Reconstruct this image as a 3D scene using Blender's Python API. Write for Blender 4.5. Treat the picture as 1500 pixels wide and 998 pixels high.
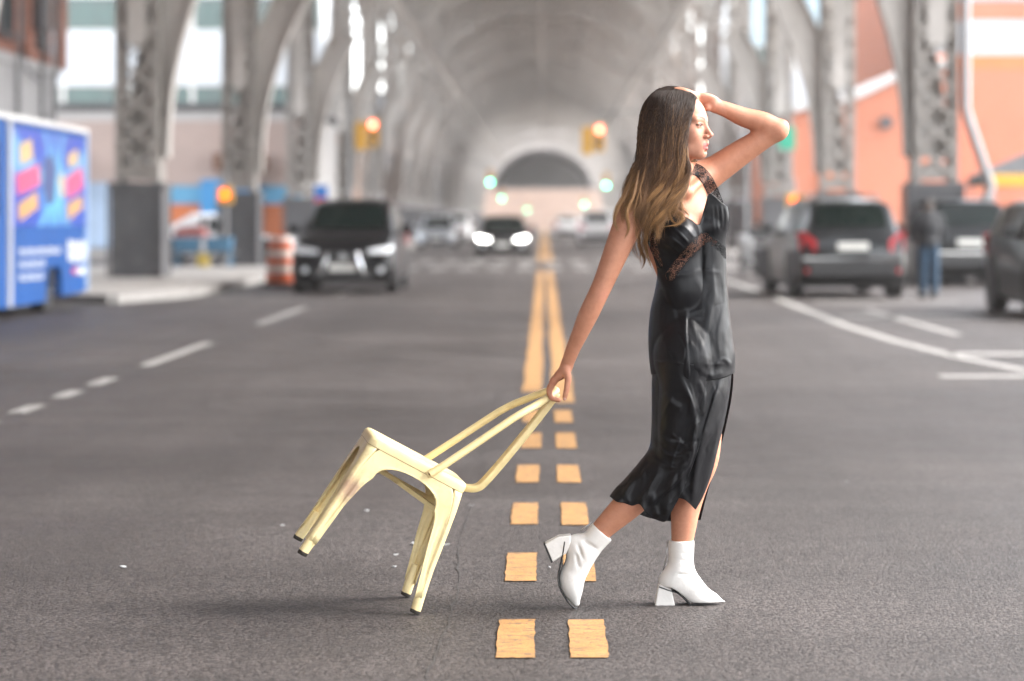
import bpy, bmesh, math, random
import numpy as np
from mathutils import Vector, Matrix

for _o in list(bpy.data.objects):
    bpy.data.objects.remove(_o)
SC = bpy.context.scene
COL = SC.collection
R = math.radians
PI = math.pi
rnd = random.Random(7)

# ------------------------------------------------------------------ camera, sky, sun, exposure
CAM_H = 1.31
FPX = 3542.0                      # focal length in photo pixels (85 mm on a 36 mm wide frame)
VPX, VPY = 797.0, 322.0           # where the road vanishes in the photograph
cam_d = bpy.data.cameras.new('camera')
cam_d.lens = 85.0
cam_d.sensor_width = 36.0
cam_d.shift_x = -(VPX - 750.0) / 1500.0
cam_d.shift_y = -(499.0 - VPY) / 1500.0
cam_d.clip_start = 0.1
cam_d.clip_end = 3000
cam_d.dof.use_dof = True
cam_d.dof.focus_distance = 8.12
cam_d.dof.aperture_fstop = 1.9
cam_o = bpy.data.objects.new('camera', cam_d)
COL.objects.link(cam_o)
cam_o.location = (0, 0, CAM_H)
cam_o.rotation_euler = (R(90), 0, 0)
SC.camera = cam_o

SUN_ELEV, SUN_AZ = R(42), R(84)  # azimuth clockwise from +Y: the sun stands behind the camera to the right
world = bpy.data.worlds.new('World')
SC.world = world
world.use_nodes = True
wn = world.node_tree.nodes
wl = world.node_tree.links
wn.clear()
w_out = wn.new('ShaderNodeOutputWorld')
w_bg = wn.new('ShaderNodeBackground')
w_sky = wn.new('ShaderNodeTexSky')
w_sky.sky_type = 'NISHITA'
w_sky.sun_disc = False
w_sky.sun_elevation = SUN_ELEV
w_sky.sun_rotation = SUN_AZ
w_sky.air_density = 1.0
w_sky.dust_density = 1.0
w_sky.ozone_density = 1.0
w_hsv = wn.new('ShaderNodeHueSaturation')
w_hsv.inputs['Saturation'].default_value = 0.22      # an overcast, nearly white sky
wl.new(w_sky.outputs[0], w_hsv.inputs['Color'])
wl.new(w_hsv.outputs[0], w_bg.inputs[0])
w_bg.inputs[1].default_value = 0.15
wl.new(w_bg.outputs[0], w_out.inputs[0])

sun_d = bpy.data.lights.new('sun', 'SUN')
sun_d.energy = 1.5
sun_d.angle = R(34)
sun_d.color = (1.0, 0.95, 0.9)
sun_o = bpy.data.objects.new('sun', sun_d)
COL.objects.link(sun_o)
_sd = Vector((math.sin(SUN_AZ) * math.cos(SUN_ELEV), math.cos(SUN_AZ) * math.cos(SUN_ELEV), math.sin(SUN_ELEV)))
sun_o.rotation_euler = (-_sd).to_track_quat('-Z', 'Y').to_euler()
sun_o.location = (10, -20, 30)

SC.view_settings.view_transform = 'Standard'
SC.view_settings.look = 'None'
SC.view_settings.gamma = 1.0
SC.view_settings.use_curve_mapping = False
SC.view_settings.exposure = 2.88
SC.render.engine = 'CYCLES'
SC.cycles.use_denoising = True
SC.cycles.max_bounces = 8
SC.cycles.diffuse_bounces = 4
SC.cycles.glossy_bounces = 3
SC.cycles.transmission_bounces = 6
SC.cycles.transparent_max_bounces = 10
SC.cycles.volume_bounces = 1
SC.cycles.sample_clamp_indirect = 6.0
SC.cycles.caustics_reflective = False
SC.cycles.caustics_refractive = False
SC.cycles_curves.shape = 'RIBBONS'


# ------------------------------------------------------------------ helpers
def at(px, py, D):
    """a photo pixel at a distance D along the road -> a place in the world"""
    return ((px - VPX) / FPX * D, D, CAM_H - (py - VPY) / FPX * D)


def gd(py):
    """distance of the ground seen at a photo row"""
    return CAM_H * FPX / (py - VPY)


class MB:
    """collects shapes and links them as one mesh"""
    def __init__(s):
        s.v = []
        s.f = []
        s.n = 0

    def add(s, vs, fs):
        b = len(s.v)
        s.v.extend([tuple(p) for p in vs])
        s.f.extend([tuple(i + b for i in f) for f in fs])
        return s

    def box(s, x0, x1, y0, y1, z0, z1):
        vs = [(x0, y0, z0), (x1, y0, z0), (x1, y1, z0), (x0, y1, z0), (x0, y0, z1), (x1, y0, z1), (x1, y1, z1), (x0, y1, z1)]
        return s.add(vs, [(3, 2, 1, 0), (4, 5, 6, 7), (0, 1, 5, 4), (1, 2, 6, 5), (2, 3, 7, 6), (3, 0, 4, 7)])

    def bar(s, a, b, w, h, up=(0, 0, 1)):
        """a straight bar of w x h section from a to b"""
        a = Vector(a)
        b = Vector(b)
        d = (b - a).normalized()
        u = Vector(up)
        if abs(d.dot(u)) > 0.98:
            u = Vector((0, 1, 0))
        sx = d.cross(u).normalized() * (w / 2)
        sz = sx.cross(d).normalized() * (h / 2)
        vs = [a - sx - sz, a + sx - sz, a + sx + sz, a - sx + sz, b - sx - sz, b + sx - sz, b + sx + sz, b - sx + sz]
        return s.add(vs, [(3, 2, 1, 0), (4, 5, 6, 7), (0, 1, 5, 4), (1, 2, 6, 5), (2, 3, 7, 6), (3, 0, 4, 7)])

    def tube(s, pts, rads, n=10, cap=True, flat=1.0, upv=(0, 0, 1)):
        pts = [Vector(p) for p in pts]
        if not hasattr(rads, '__len__'):
            rads = [rads] * len(pts)
        vs = []
        prev = None
        for i, p in enumerate(pts):
            d = (pts[min(i + 1, len(pts) - 1)] - pts[max(i - 1, 0)]).normalized()
            if prev is None:
                u = Vector(upv)
                if abs(d.dot(u)) > 0.95:
                    u = Vector((1, 0, 0))
                a = d.cross(u).normalized()
            else:
                a = (prev - d * prev.dot(d)).normalized()
            prev = a
            b = a.cross(d).normalized()
            for k in range(n):
                t = 2 * PI * k / n
                vs.append(p + a * math.cos(t) * rads[i] + b * math.sin(t) * rads[i] * flat)
        fs = []
        for i in range(len(pts) - 1):
            for k in range(n):
                k2 = (k + 1) % n
                fs.append((i * n + k, (i + 1) * n + k, (i + 1) * n + k2, i * n + k2))
        if cap:
            fs.append(tuple(range(n)))
            m = (len(pts) - 1) * n
            fs.append(tuple(m + k for k in reversed(range(n))))
        return s.add(vs, fs)

    def lathe(s, prof, n=24, origin=(0, 0, 0), axis='z'):
        """prof: list of (r, h)"""
        vs = []
        for r, h in prof:
            for k in range(n):
                t = 2 * PI * k / n
                c, q = r * math.cos(t), r * math.sin(t)
                p = {'z': (c, q, h), 'x': (h, c, q), 'y': (q, h, c)}[axis]
                vs.append((p[0] + origin[0], p[1] + origin[1], p[2] + origin[2]))
        fs = []
        for i in range(len(prof) - 1):
            for k in range(n):
                k2 = (k + 1) % n
                fs.append((i * n + k, i * n + k2, (i + 1) * n + k2, (i + 1) * n + k))
        fs.append(tuple(reversed(range(n))))
        m = (len(prof) - 1) * n
        fs.append(tuple(m + k for k in range(n)))
        return s.add(vs, fs)

    def prism(s, poly, y0, y1, plane='xz'):
        """poly extruded along the axis that is not in plane"""
        n = len(poly)
        def p3(p, t):
            return {'xz': (p[0], t, p[1]), 'yz': (t, p[0], p[1]), 'xy': (p[0], p[1], t)}[plane]
        vs = [p3(p, y0) for p in poly] + [p3(p, y1) for p in poly]
        fs = [tuple(range(n)), tuple(range(2 * n - 1, n - 1, -1))]
        for i in range(n):
            j = (i + 1) % n
            fs.append((i, n + i, n + j, j))
        return s.add(vs, fs)

    def grid(s, rows, close=False):
        """rows of points -> quads"""
        m = len(rows[0])
        vs = [p for r_ in rows for p in r_]
        fs = []
        for i in range(len(rows) - 1):
            for k in range(m if close else m - 1):
                k2 = (k + 1) % m
                fs.append((i * m + k, i * m + k2, (i + 1) * m + k2, (i + 1) * m + k))
        return s.add(vs, fs)

    def mesh(s, name, mat=None, smooth=False, fix=True):
        me = bpy.data.meshes.new(name)
        me.from_pydata(s.v, [], s.f)
        if fix:
            bm = bmesh.new()
            bm.from_mesh(me)
            bmesh.ops.recalc_face_normals(bm, faces=bm.faces)
            bm.to_mesh(me)
            bm.free()
        if mat:
            me.materials.append(mat)
        if smooth:
            shade(me, smooth)
        return me

    def build(s, name, mat=None, parent=None, smooth=False, loc=None, bevel=0, fix=True):
        return link(name, s.mesh(name, mat, smooth, fix), parent, loc, bevel)


def shade(me, ang):
    me.polygons.foreach_set('use_smooth', [True] * len(me.polygons))
    if ang is not True:
        me.set_sharp_from_angle(angle=R(ang))


def link(name, data, parent=None, loc=None, bevel=0):
    o = bpy.data.objects.new(name, data)
    COL.objects.link(o)
    if parent is not None:
        o.parent = parent
    if loc is not None:
        o.location = loc
    if bevel:
        m = o.modifiers.new('bevel', 'BEVEL')
        m.width = bevel
        m.segments = 2
        m.limit_method = 'ANGLE'
        m.angle_limit = R(40)
    return o


def empty(name, loc=(0, 0, 0), rz=0.0):
    o = bpy.data.objects.new(name, None)
    COL.objects.link(o)
    o.location = loc
    o.rotation_euler = (0, 0, rz)
    o.empty_display_size = 0.2
    return o


def tag(o, label=None, cat=None, group=None, kind=None):
    if label:
        o['label'] = label
    if cat:
        o['category'] = cat
    if group:
        o['group'] = group
    if kind:
        o['kind'] = kind
    return o


def copy_tree(o, parent=None):
    c = o.copy()
    COL.objects.link(c)
    if parent is not None:
        c.parent = parent
    for ch in [k for k in o.children]:
        copy_tree(ch, c)
    return c


# ------------------------------------------------------------------ materials
MATS = {}


def mat(name, col, rough=0.6, metal=0.0, var=0.12, scale=6.0, bump=0.0, bscale=60.0, spec=0.5, dirt=None, dirt_amt=0.0,
        coat=0.0, emit=None, estr=0.0, trans=0.0, coord='Object', sheen=0.0, sss=0.0):
    """a principled material whose colour wanders with noise; dirt is a second colour in patches"""
    m = bpy.data.materials.new(name)
    m.use_nodes = True
    nt = m.node_tree
    N, L = nt.nodes, nt.links
    b = N['Principled BSDF']
    b.inputs['Roughness'].default_value = rough
    b.inputs['Metallic'].default_value = metal
    b.inputs['Specular IOR Level'].default_value = spec
    b.inputs['Coat Weight'].default_value = coat
    b.inputs['Transmission Weight'].default_value = trans
    b.inputs['Sheen Weight'].default_value = sheen
    tc = N.new('ShaderNodeTexCoord')
    nz = N.new('ShaderNodeTexNoise')
    nz.inputs['Scale'].default_value = scale
    nz.inputs['Detail'].default_value = 6
    nz.inputs['Roughness'].default_value = 0.6
    L.new(tc.outputs[coord], nz.inputs['Vector'])
    rp = N.new('ShaderNodeValToRGB')
    lo = tuple(max(0, c * (1 - var)) for c in col)
    hi = tuple(min(1, c * (1 + var)) for c in col)
    rp.color_ramp.elements[0].position = 0.3
    rp.color_ramp.elements[0].color = (*lo, 1)
    rp.color_ramp.elements[1].position = 0.7
    rp.color_ramp.elements[1].color = (*hi, 1)
    L.new(nz.outputs['Fac'], rp.inputs['Fac'])
    csock = rp.outputs['Color']
    if dirt is not None:
        n2 = N.new('ShaderNodeTexNoise')
        n2.inputs['Scale'].default_value = scale * 2.3
        n2.inputs['Detail'].default_value = 9
        n2.inputs['Roughness'].default_value = 0.72
        L.new(tc.outputs[coord], n2.inputs['Vector'])
        r2 = N.new('ShaderNodeValToRGB')
        r2.color_ramp.elements[0].position = 0.62 - 0.3 * dirt_amt
        r2.color_ramp.elements[0].color = (0, 0, 0, 1)
        r2.color_ramp.elements[1].position = 0.78 - 0.25 * dirt_amt
        r2.color_ramp.elements[1].color = (1, 1, 1, 1)
        L.new(n2.outputs['Fac'], r2.inputs['Fac'])
        mx = N.new('ShaderNodeMix')
        mx.data_type = 'RGBA'
        L.new(r2.outputs['Color'], mx.inputs['Factor'])
        L.new(csock, mx.inputs['A'])
        mx.inputs['B'].default_value = (*dirt, 1)
        csock = mx.outputs['Result']
    L.new(csock, b.inputs['Base Color'])
    if bump:
        n3 = N.new('ShaderNodeTexNoise')
        n3.inputs['Scale'].default_value = bscale
        n3.inputs['Detail'].default_value = 5
        L.new(tc.outputs[coord], n3.inputs['Vector'])
        bp = N.new('ShaderNodeBump')
        bp.inputs['Strength'].default_value = bump
        bp.inputs['Distance'].default_value = 0.01
        L.new(n3.outputs['Fac'], bp.inputs['Height'])
        L.new(bp.outputs['Normal'], b.inputs['Normal'])
    if emit:
        b.inputs['Emission Color'].default_value = (*emit, 1)
        b.inputs['Emission Strength'].default_value = estr
    MATS[name] = m
    return m


def nodes_of(m):
    return m.node_tree.nodes, m.node_tree.links, m.node_tree.nodes['Principled BSDF']


def noise(N, L, vec, scale, detail=5, rough=0.6):
    n = N.new('ShaderNodeTexNoise')
    n.inputs['Scale'].default_value = scale
    n.inputs['Detail'].default_value = detail
    n.inputs['Roughness'].default_value = rough
    if vec is not None:
        L.new(vec, n.inputs['Vector'])
    return n.outputs['Fac']


def ramp(N, L, fac, p0, c0, p1, c1):
    r_ = N.new('ShaderNodeValToRGB')
    r_.color_ramp.elements[0].position = p0
    r_.color_ramp.elements[0].color = (*c0, 1) if hasattr(c0, '__len__') else (c0, c0, c0, 1)
    r_.color_ramp.elements[1].position = p1
    r_.color_ramp.elements[1].color = (*c1, 1) if hasattr(c1, '__len__') else (c1, c1, c1, 1)
    L.new(fac, r_.inputs['Fac'])
    return r_.outputs['Color']


def mixc(N, L, fac, a, b, mode='MIX'):
    mx = N.new('ShaderNodeMix')
    mx.data_type = 'RGBA'
    mx.blend_type = mode
    for sock, val in (('Factor', fac), ('A', a), ('B', b)):
        if hasattr(val, 'is_linked'):
            L.new(val, mx.inputs[sock])
        elif hasattr(val, '__len__'):
            mx.inputs[sock].default_value = (*val, 1)
        else:
            mx.inputs[sock].default_value = val
    return mx.outputs['Result']


def math2(N, L, op, a, b=None):
    n = N.new('ShaderNodeMath')
    n.operation = op
    for i, v in enumerate((a, b)):
        if v is None:
            continue
        if hasattr(v, 'is_linked'):
            L.new(v, n.inputs[i])
        else:
            n.inputs[i].default_value = v
    return n.outputs[0]


# ================================================================== THE SETTING
XC, XHALF = -0.15, 8.2            # middle of the viaduct and half the distance between its column rows
BAY, Y0B = 16.5, 50.0             # bay length and the first bent in view


def asphalt_mat():
    m = mat('asphalt', (0.075, 0.070, 0.070), 0.62, var=0.0, spec=0.35)
    N, L, b = nodes_of(m)
    tc = N.new('ShaderNodeTexCoord')
    O = tc.outputs['Object']
    big = ramp(N, L, noise(N, L, O, 0.35, 4, 0.55), 0.3, (0.036, 0.0305, 0.0288), 0.72, (0.062, 0.0535, 0.051))
    # streaks worn by the traffic along the road
    mp = N.new('ShaderNodeMapping')
    mp.inputs['Scale'].default_value = (1.6, 0.05, 1)
    L.new(O, mp.inputs['Vector'])
    st = ramp(N, L, noise(N, L, mp.outputs[0], 1.0, 4), 0.35, 0.86, 0.7, 1.14)
    c = mixc(N, L, 1.0, big, st, 'MULTIPLY')
    mp2 = N.new('ShaderNodeMapping')
    mp2.inputs['Scale'].default_value = (0.12, 2.2, 1)
    L.new(O, mp2.inputs['Vector'])
    st2 = ramp(N, L, noise(N, L, mp2.outputs[0], 1.0, 5), 0.38, 0.9, 0.66, 1.1)
    c = mixc(N, L, 1.0, c, st2, 'MULTIPLY')
    # aggregate: pale and dark stones
    v = N.new('ShaderNodeTexVoronoi')
    v.inputs['Scale'].default_value = 95
    L.new(O, v.inputs['Vector'])
    g1 = ramp(N, L, v.outputs['Color'], 0.28, 0.36, 0.72, 1.68)
    c = mixc(N, L, 0.85, c, g1, 'MULTIPLY')
    fine = ramp(N, L, noise(N, L, O, 260, 3, 0.7), 0.36, 0.25, 0.64, 1.8)
    c = mixc(N, L, 0.75, c, fine, 'MULTIPLY')
    spk = ramp(N, L, noise(N, L, O, 46, 4, 0.75), 0.69, 0.0, 0.74, 1.0)
    c = mixc(N, L, math2(N, L, 'MULTIPLY', spk, 0.5), c, (0.22, 0.21, 0.2))
    # oil and tyre stains
    oil = ramp(N, L, noise(N, L, O, 0.9, 6, 0.65), 0.60, 0.0, 0.74, 0.45)
    c = mixc(N, L, oil, c, (0.034, 0.031, 0.031))
    L.new(c, b.inputs['Base Color'])
    hb = N.new('ShaderNodeBump')
    hb.inputs['Strength'].default_value = 0.55
    hb.inputs['Distance'].default_value = 0.006
    hsum = math2(N, L, 'ADD', math2(N, L, 'MULTIPLY', v.outputs['Distance'], -1.0), noise(N, L, O, 150, 4, 0.7))
    L.new(hsum, hb.inputs['Height'])
    L.new(hb.outputs[0], b.inputs['Normal'])
    rr = ramp(N, L, noise(N, L, O, 0.7, 5), 0.3, 0.5, 0.7, 0.68)
    L.new(rr, b.inputs['Roughness'])
    return m


def paint_mat(name, col, wear):
    """road paint: grainy, cracked and partly worn down to the asphalt"""
    m = mat(name, col, 0.6, var=0.0, spec=0.35)
    N, L, b = nodes_of(m)
    tc = N.new('ShaderNodeTexCoord')
    O = tc.outputs['Object']
    base = ramp(N, L, noise(N, L, O, 9, 5), 0.3, tuple(c * 0.80 for c in col), 0.7, tuple(min(1, c * 1.08) for c in col))
    gr = ramp(N, L, noise(N, L, O, 170, 4, 0.75), 0.30, 0.55, 0.6, 1.06)
    c = mixc(N, L, 0.8, base, gr, 'MULTIPLY')
    mp = N.new('ShaderNodeMapping')
    mp.inputs['Scale'].default_value = (13, 26, 1)
    L.new(O, mp.inputs['Vector'])
    cr = ramp(N, L, noise(N, L, mp.outputs[0], 1.0, 6, 0.7), 0.60 - 0.10 * wear, 0.0, 0.70 - 0.08 * wear, 0.75)
    c = mixc(N, L, cr, c, (0.09, 0.075, 0.06))
    holes = ramp(N, L, noise(N, L, O, 30, 6, 0.8), 0.66 - 0.12 * wear, 0.0, 0.72 - 0.10 * wear, 1.0)
    c = mixc(N, L, holes, c, (0.07, 0.062, 0.058))
    L.new(c, b.inputs['Base Color'])
    bp = N.new('ShaderNodeBump')
    bp.inputs['Strength'].default_value = 0.4
    bp.inputs['Distance'].default_value = 0.004
    L.new(noise(N, L, O, 150, 4, 0.7), bp.inputs['Height'])
    L.new(bp.outputs[0], b.inputs['Normal'])
    return m


M_ASPH = asphalt_mat()
M_YEL = paint_mat('yellow_road_paint', (0.41, 0.222, 0.082), 0.9)
M_WHT = paint_mat('white_road_paint', (0.36, 0.35, 0.335), 1.0)
M_CONC = mat('concrete', (0.36, 0.34, 0.32), 0.85, var=0.12, scale=0.8, bump=0.3, bscale=30, dirt=(0.2, 0.19, 0.18), dirt_amt=0.3)
M_KERB = mat('kerb_stone', (0.27, 0.255, 0.24), 0.8, var=0.15, scale=2, bump=0.3, bscale=40, dirt=(0.2, 0.19, 0.18), dirt_amt=0.3)
M_EARTH = mat('town_ground', (0.24, 0.225, 0.21), 0.9, var=0.15, scale=0.05)

g = MB().add([(-700, -300, -0.16), (700, -300, -0.16), (700, 1500, -0.16), (-700, 1500, -0.16)], [(0, 1, 2, 3)]).build('ground', M_EARTH)
tag(g, kind='structure')
# the carriageway: a fine enough sheet with a very slight crown, so that light glances off it unevenly
ROAD_L, ROAD_R = -10.2, 11.2
road_rows = []
for y in [-60, -20, 0] + list(range(2, 60, 2)) + list(range(60, 420, 10)):
    road_rows.append([(x, y, 0.0) for x in (ROAD_L, -6, -3.5, 0, 3.5, 6, ROAD_R)])
road = MB().grid(road_rows).build('road', M_ASPH, fix=False)
tag(road, kind='structure')


def strip(name, x0, x1, y0, y1, m, z=0.004, skew=0.0, jag=0.003, x0b=None, x1b=None):
    """one painted mark with slightly ragged edges"""
    x0b = x0 if x0b is None else x0b
    x1b = x1 if x1b is None else x1b
    n = max(2, int(abs(y1 - y0) / 0.05)) if abs(y1 - y0) < 6 else 40
    rows = []
    for i in range(n + 1):
        t = i / n
        y = y0 + (y1 - y0) * t
        a = x0 + (x0b - x0) * t + rnd.uniform(-jag, jag)
        c = x1 + (x1b - x1) * t + rnd.uniform(-jag, jag)
        e0 = rnd.uniform(-jag, jag)
        rows.append([(a, y + e0, z), ((a * 2 + c) / 3, y + (e0 + rnd.uniform(-jag, jag)) / 2 if i in (0, n) else y, z),
                     ((a + c * 2) / 3, y, z), (c, y + e0 + skew, z)])
    return MB().grid(rows).build(name, m, road, fix=False)


# yellow centre line: two rows of blocks through the crossing, then two solid lines to the far end
YC = 0.025
for (ya, yb) in ((5.6, 6.35), (7.215, 7.915), (8.74, 9.47), (10.37, 11.15), (12.04, 12.88), (13.85, 14.82), (15.6, 16.6)):
    for sx in (-1, 1):
        jx = rnd.uniform(-0.006, 0.006)
        strip('yellow_block', YC + sx * 0.106 - 0.058 + jx, YC + sx * 0.106 + 0.058 + jx, ya + rnd.uniform(-.02, .02), yb + rnd.uniform(-.02, .02), M_YEL)
for sx, ys in ((-1, 18.4), (1, 17.3)):
    strip('yellow_line', YC + sx * 0.115 - 0.075, YC + sx * 0.115 + 0.075, ys, 62.0, M_YEL, jag=0.01)
    strip('yellow_line', YC + sx * 0.14 - 0.10, YC + sx * 0.14 + 0.10, 76.0, 330.0, M_YEL, jag=0.01)
# white lane marks on the left
for (ya, yb) in ((13.6, 14.2), (15.0, 15.65), (16.35, 17.05), (17.75, 18.5), (19.1, 20.0), (21.6, 25.7), (30.2, 36.0), (42, 46), (54, 58)):
    strip('white_dash', -3.64, -3.50, ya, yb, M_WHT)
# white edge line on the right, bending out towards the camera, and the hatching of the parking lane
edge = [(4.55, 16.0), (4.28, 20.0), (3.95, 23.0), (3.78, 26.0), (3.72, 30.0), (3.80, 36.0), (3.92, 44.0), (4.0, 62.0)]
for (xa, ya), (xb, yb) in zip(edge[:-1], edge[1:]):
    strip('edge_line', xa - 0.08, xa + 0.08, ya, yb - 0.0, M_WHT, x0b=xb - 0.08, x1b=xb + 0.08, jag=0.004)
strip('parking_line', 4.62, 4.76, 27.4, 35.2, M_WHT)
strip('parking_line', 6.6, 6.74, 21.0, 31.0, M_WHT, x0b=6.3, x1b=6.44)
for (xa, xb, ya, yb) in ((3.95, 6.6, 23.3, 23.75), (4.0, 6.5, 32.4, 32.8), (3.3, 5.6, 20.0, 20.35), (4.3, 6.6, 38.2, 38.6)):
    strip('parking_line', xa, xb, ya, yb, M_WHT)
# zebra crossings at the cross street
for yz in (63.5, 73.5):
    for i in range(15):
        x = -5.4 + i * 0.78
        strip('crossing_bar', x, x + 0.42, yz, yz + 2.6, M_WHT)
strip('stop_line', -6.2, -0.3, 79.0, 79.5, M_WHT)
# tar-sealed seam beside the centre line
M_TAR = mat('tar_seam', (0.042, 0.039, 0.038), 0.6, var=0.25, scale=30, bump=0.4, bscale=150)
rows = []
y = 4.2
while y < 40:
    xs = -0.325 + 0.02 * math.sin(y * 1.7) + rnd.uniform(-0.008, 0.008)
    w = rnd.uniform(0.0008, 0.004)
    rows.append([(xs - w, y, 0.003), (xs + w, y, 0.003)])
    y += rnd.uniform(0.04, 0.12)
MB().grid(rows).build('tar_seam', M_TAR, road, fix=False)

# pavements with kerbs; the left one leaves a bay for the parked truck
def pavement(name, poly, kerb_edges):
    o = MB().prism(poly, -0.15, 0.13, 'xy').build(name, M_CONC)
    tag(o, kind='structure')
    for (a, b) in kerb_edges:
        d = math.hypot(b[0] - a[0], b[1] - a[1])
        n = max(1, int(d / 1.8))
        for i in range(n):
            p = [a[0] + (b[0] - a[0]) * (i + .006) / n, a[1] + (b[1] - a[1]) * (i + .006) / n]
            q = [a[0] + (b[0] - a[0]) * (i + .994) / n, a[1] + (b[1] - a[1]) * (i + .994) / n]
            MB().bar((*p, 0.003), (*q, 0.003), 0.16, 0.27).build('kerb_stone', M_KERB, o, bevel=0.015)
    return o


pavement('pavement_left', [(-10.0, -60), (-10.0, 40.2), (-6.75, 37.8), (-6.0, 41.0), (-5.95, 61.5), (-60, 61.5), (-60, -60)],
         [((-10.0, 20.0), (-10.0, 40.2)), ((-10.0, 40.2), (-6.75, 37.8)), ((-6.75, 37.8), (-6.0, 41.0)), ((-6.0, 41), (-5.95, 61.5))])
pavement('pavement_left_far', [(-5.95, 80.5), (-5.95, 420), (-60, 420), (-60, 80.5)], [((-5.95, 80.5), (-5.95, 130))])
pavement('pavement_right', [(9.9, -60), (60, -60), (60, 61.5), (6.6, 61.5), (6.6, 57.0), (9.9, 53.0)],
         [((9.9, 20), (9.9, 53.0)), ((9.9, 53), (6.6, 57)), ((6.6, 57), (6.6, 61.5))])
pavement('pavement_right_far', [(6.6, 80.5), (60, 80.5), (60, 420), (6.6, 420)], [((6.6, 80.5), (6.6, 130))])
cs = MB().grid([[(-80, 61.6, -0.002), (ROAD_L + 0.01, 61.6, -0.002)], [(-80, 80.4, -0.002), (ROAD_L + 0.01, 80.4, -0.002)]]).build('cross_street_left', M_ASPH, fix=False)
tag(cs, kind='structure')
cs = MB().grid([[(ROAD_R - 0.01, 61.6, -0.002), (80, 61.6, -0.002)], [(ROAD_R - 0.01, 80.4, -0.002), (80, 80.4, -0.002)]]).build('cross_street_right', M_ASPH, fix=False)
tag(cs, kind='structure')


# ================================================================== THE STEEL VIADUCT
def steel_mat():
    m = mat('weathered_steel_paint', (0.46, 0.43, 0.40), 0.65, var=0.16, scale=0.5, dirt=(0.20, 0.125, 0.08), dirt_amt=0.16, bump=0.15, bscale=25)
    return m


M_STEEL = steel_mat()
M_COLUMN = mat('shaded_column_steel', (0.285, 0.262, 0.24), 0.65, var=0.18, scale=0.9, dirt=(0.15, 0.10, 0.07), dirt_amt=0.2, bump=0.15, bscale=25)  # darker copy of the steel colour; the columns' shade is put into it
M_STEEL_D = mat('dark_steel_paint', (0.085, 0.085, 0.09), 0.6, var=0.2, scale=1.5, dirt=(0.2, 0.185, 0.17), dirt_amt=0.2, bump=0.15, bscale=25)
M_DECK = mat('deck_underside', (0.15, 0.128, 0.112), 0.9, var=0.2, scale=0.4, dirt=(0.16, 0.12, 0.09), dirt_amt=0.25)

via = empty('steel_viaduct', (XC, 150, 0))
tag(via, 'grey riveted steel viaduct of arched bents running along the road', 'viaduct')
VO = Vector((XC, 150, 0))
AZ0, AA, AB, AT = 2.6, 7.62, 8.7, 0.80     # arch springing height, half span, rise, rib depth
DECK_Z = 14.3
COL_W = 0.92


def ell(t, off=0.0):
    """point of the transverse arch at angle t (0 = left springing)"""
    return (-(AA + off) * math.cos(t), AZ0 + (AB + off) * math.sin(t))


def make_column_meshes():
    # pedestal of riveted plates
    p = MB()
    p.box(-0.52, 0.52, -0.55, 0.55, 0.0, 2.02)
    p.box(-0.60, 0.60, -0.62, 0.62, 0.0, 0.12)
    p.box(-0.57, 0.57, -0.60, 0.60, 1.95, 2.07)
    for sx in (-1, 1):
        for sy in (-1, 1):
            p.box(sx * 0.525 - 0.06, sx * 0.525 + 0.02 * sx + 0.0, sy * 0.555 - 0.06, sy * 0.555 + 0.02, 0.12, 1.95)
    ped = p.mesh('pedestal', M_STEEL_D)
    rv = MB()
    for sx in (-0.44, 0.44):
        for k in range(14):
            z = 0.25 + k * 0.125
            for sy in (-1, 1):
                rv.lathe([(0.022, 0), (0.018, 0.012), (0.006, 0.018)], 6, (sx, 0.55 if sy > 0 else -0.55 - 0.018, z), 'y')
    riv = rv.mesh('rivets', M_STEEL_D)
    s = MB()
    for sx in (-1, 1):
        x = sx * (COL_W / 2 - 0.03)
        s.box(x - 0.022, x + 0.022, -0.42, 0.42, 2.07, DECK_Z - 0.9)          # side channel
        for sy in (-1, 1):
            y0, y1 = (-0.425, -0.395) if sy < 0 else (0.395, 0.425)
            s.box(x - 0.11 if sx > 0 else x - 0.022, x + 0.022 if sx > 0 else x + 0.11, y0, y1, 2.07, DECK_Z - 0.9)   # flanges
    for z in (2.3, 5.2, 8.2, 11.2):
        for sy in (-1, 1):
            s.box(-COL_W / 2 + 0.2, COL_W / 2 - 0.2, sy * 0.41 - 0.014, sy * 0.41 + 0.014, z - 0.16, z + 0.16)  # batten plates
    shaft = s.mesh('shaft', M_COLUMN)
    # one lacing bar
    pitch = 0.6
    b = MB().bar((-0.31, 0, -pitch / 2), (0.31, 0, pitch / 2), 0.035, 0.095, (0, 1, 0))
    b2 = MB()
    b2.bar((-0.36, 0, -pitch / 2), (0.36, 0, pitch / 2), 0.03, 0.105, (0, 0, 1))
    bar = b2.mesh('lacing_bar', M_COLUMN)
    nbar = int((DECK_Z - 0.9 - 2.2) / pitch)
    lf, lb = MB(), MB()
    for k in range(nbar):
        z = 2.2 + pitch * (k + .5)
        for sg in (-1, 1):
            for (mb, y) in ((lf, -0.44), (lb, 0.44)):
                yy = y + 0.012 * sg
                if mb is lb and (k % 4 or sg < 0):
                    continue
                mb.bar((-0.36 * sg, yy, z - pitch / 2), (0.36 * sg, yy, z + pitch / 2), 0.03, 0.105 if mb is lf else 0.05, (0, 0, 1))
    return ped, riv, shaft, bar, lf.mesh('lacing_front', M_COLUMN), lb.mesh('lacing_back', M_COLUMN), pitch, nbar


PED, RIV, SHAFT, BAR, LACF, LACB, PITCH, NBAR = make_column_meshes()


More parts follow.
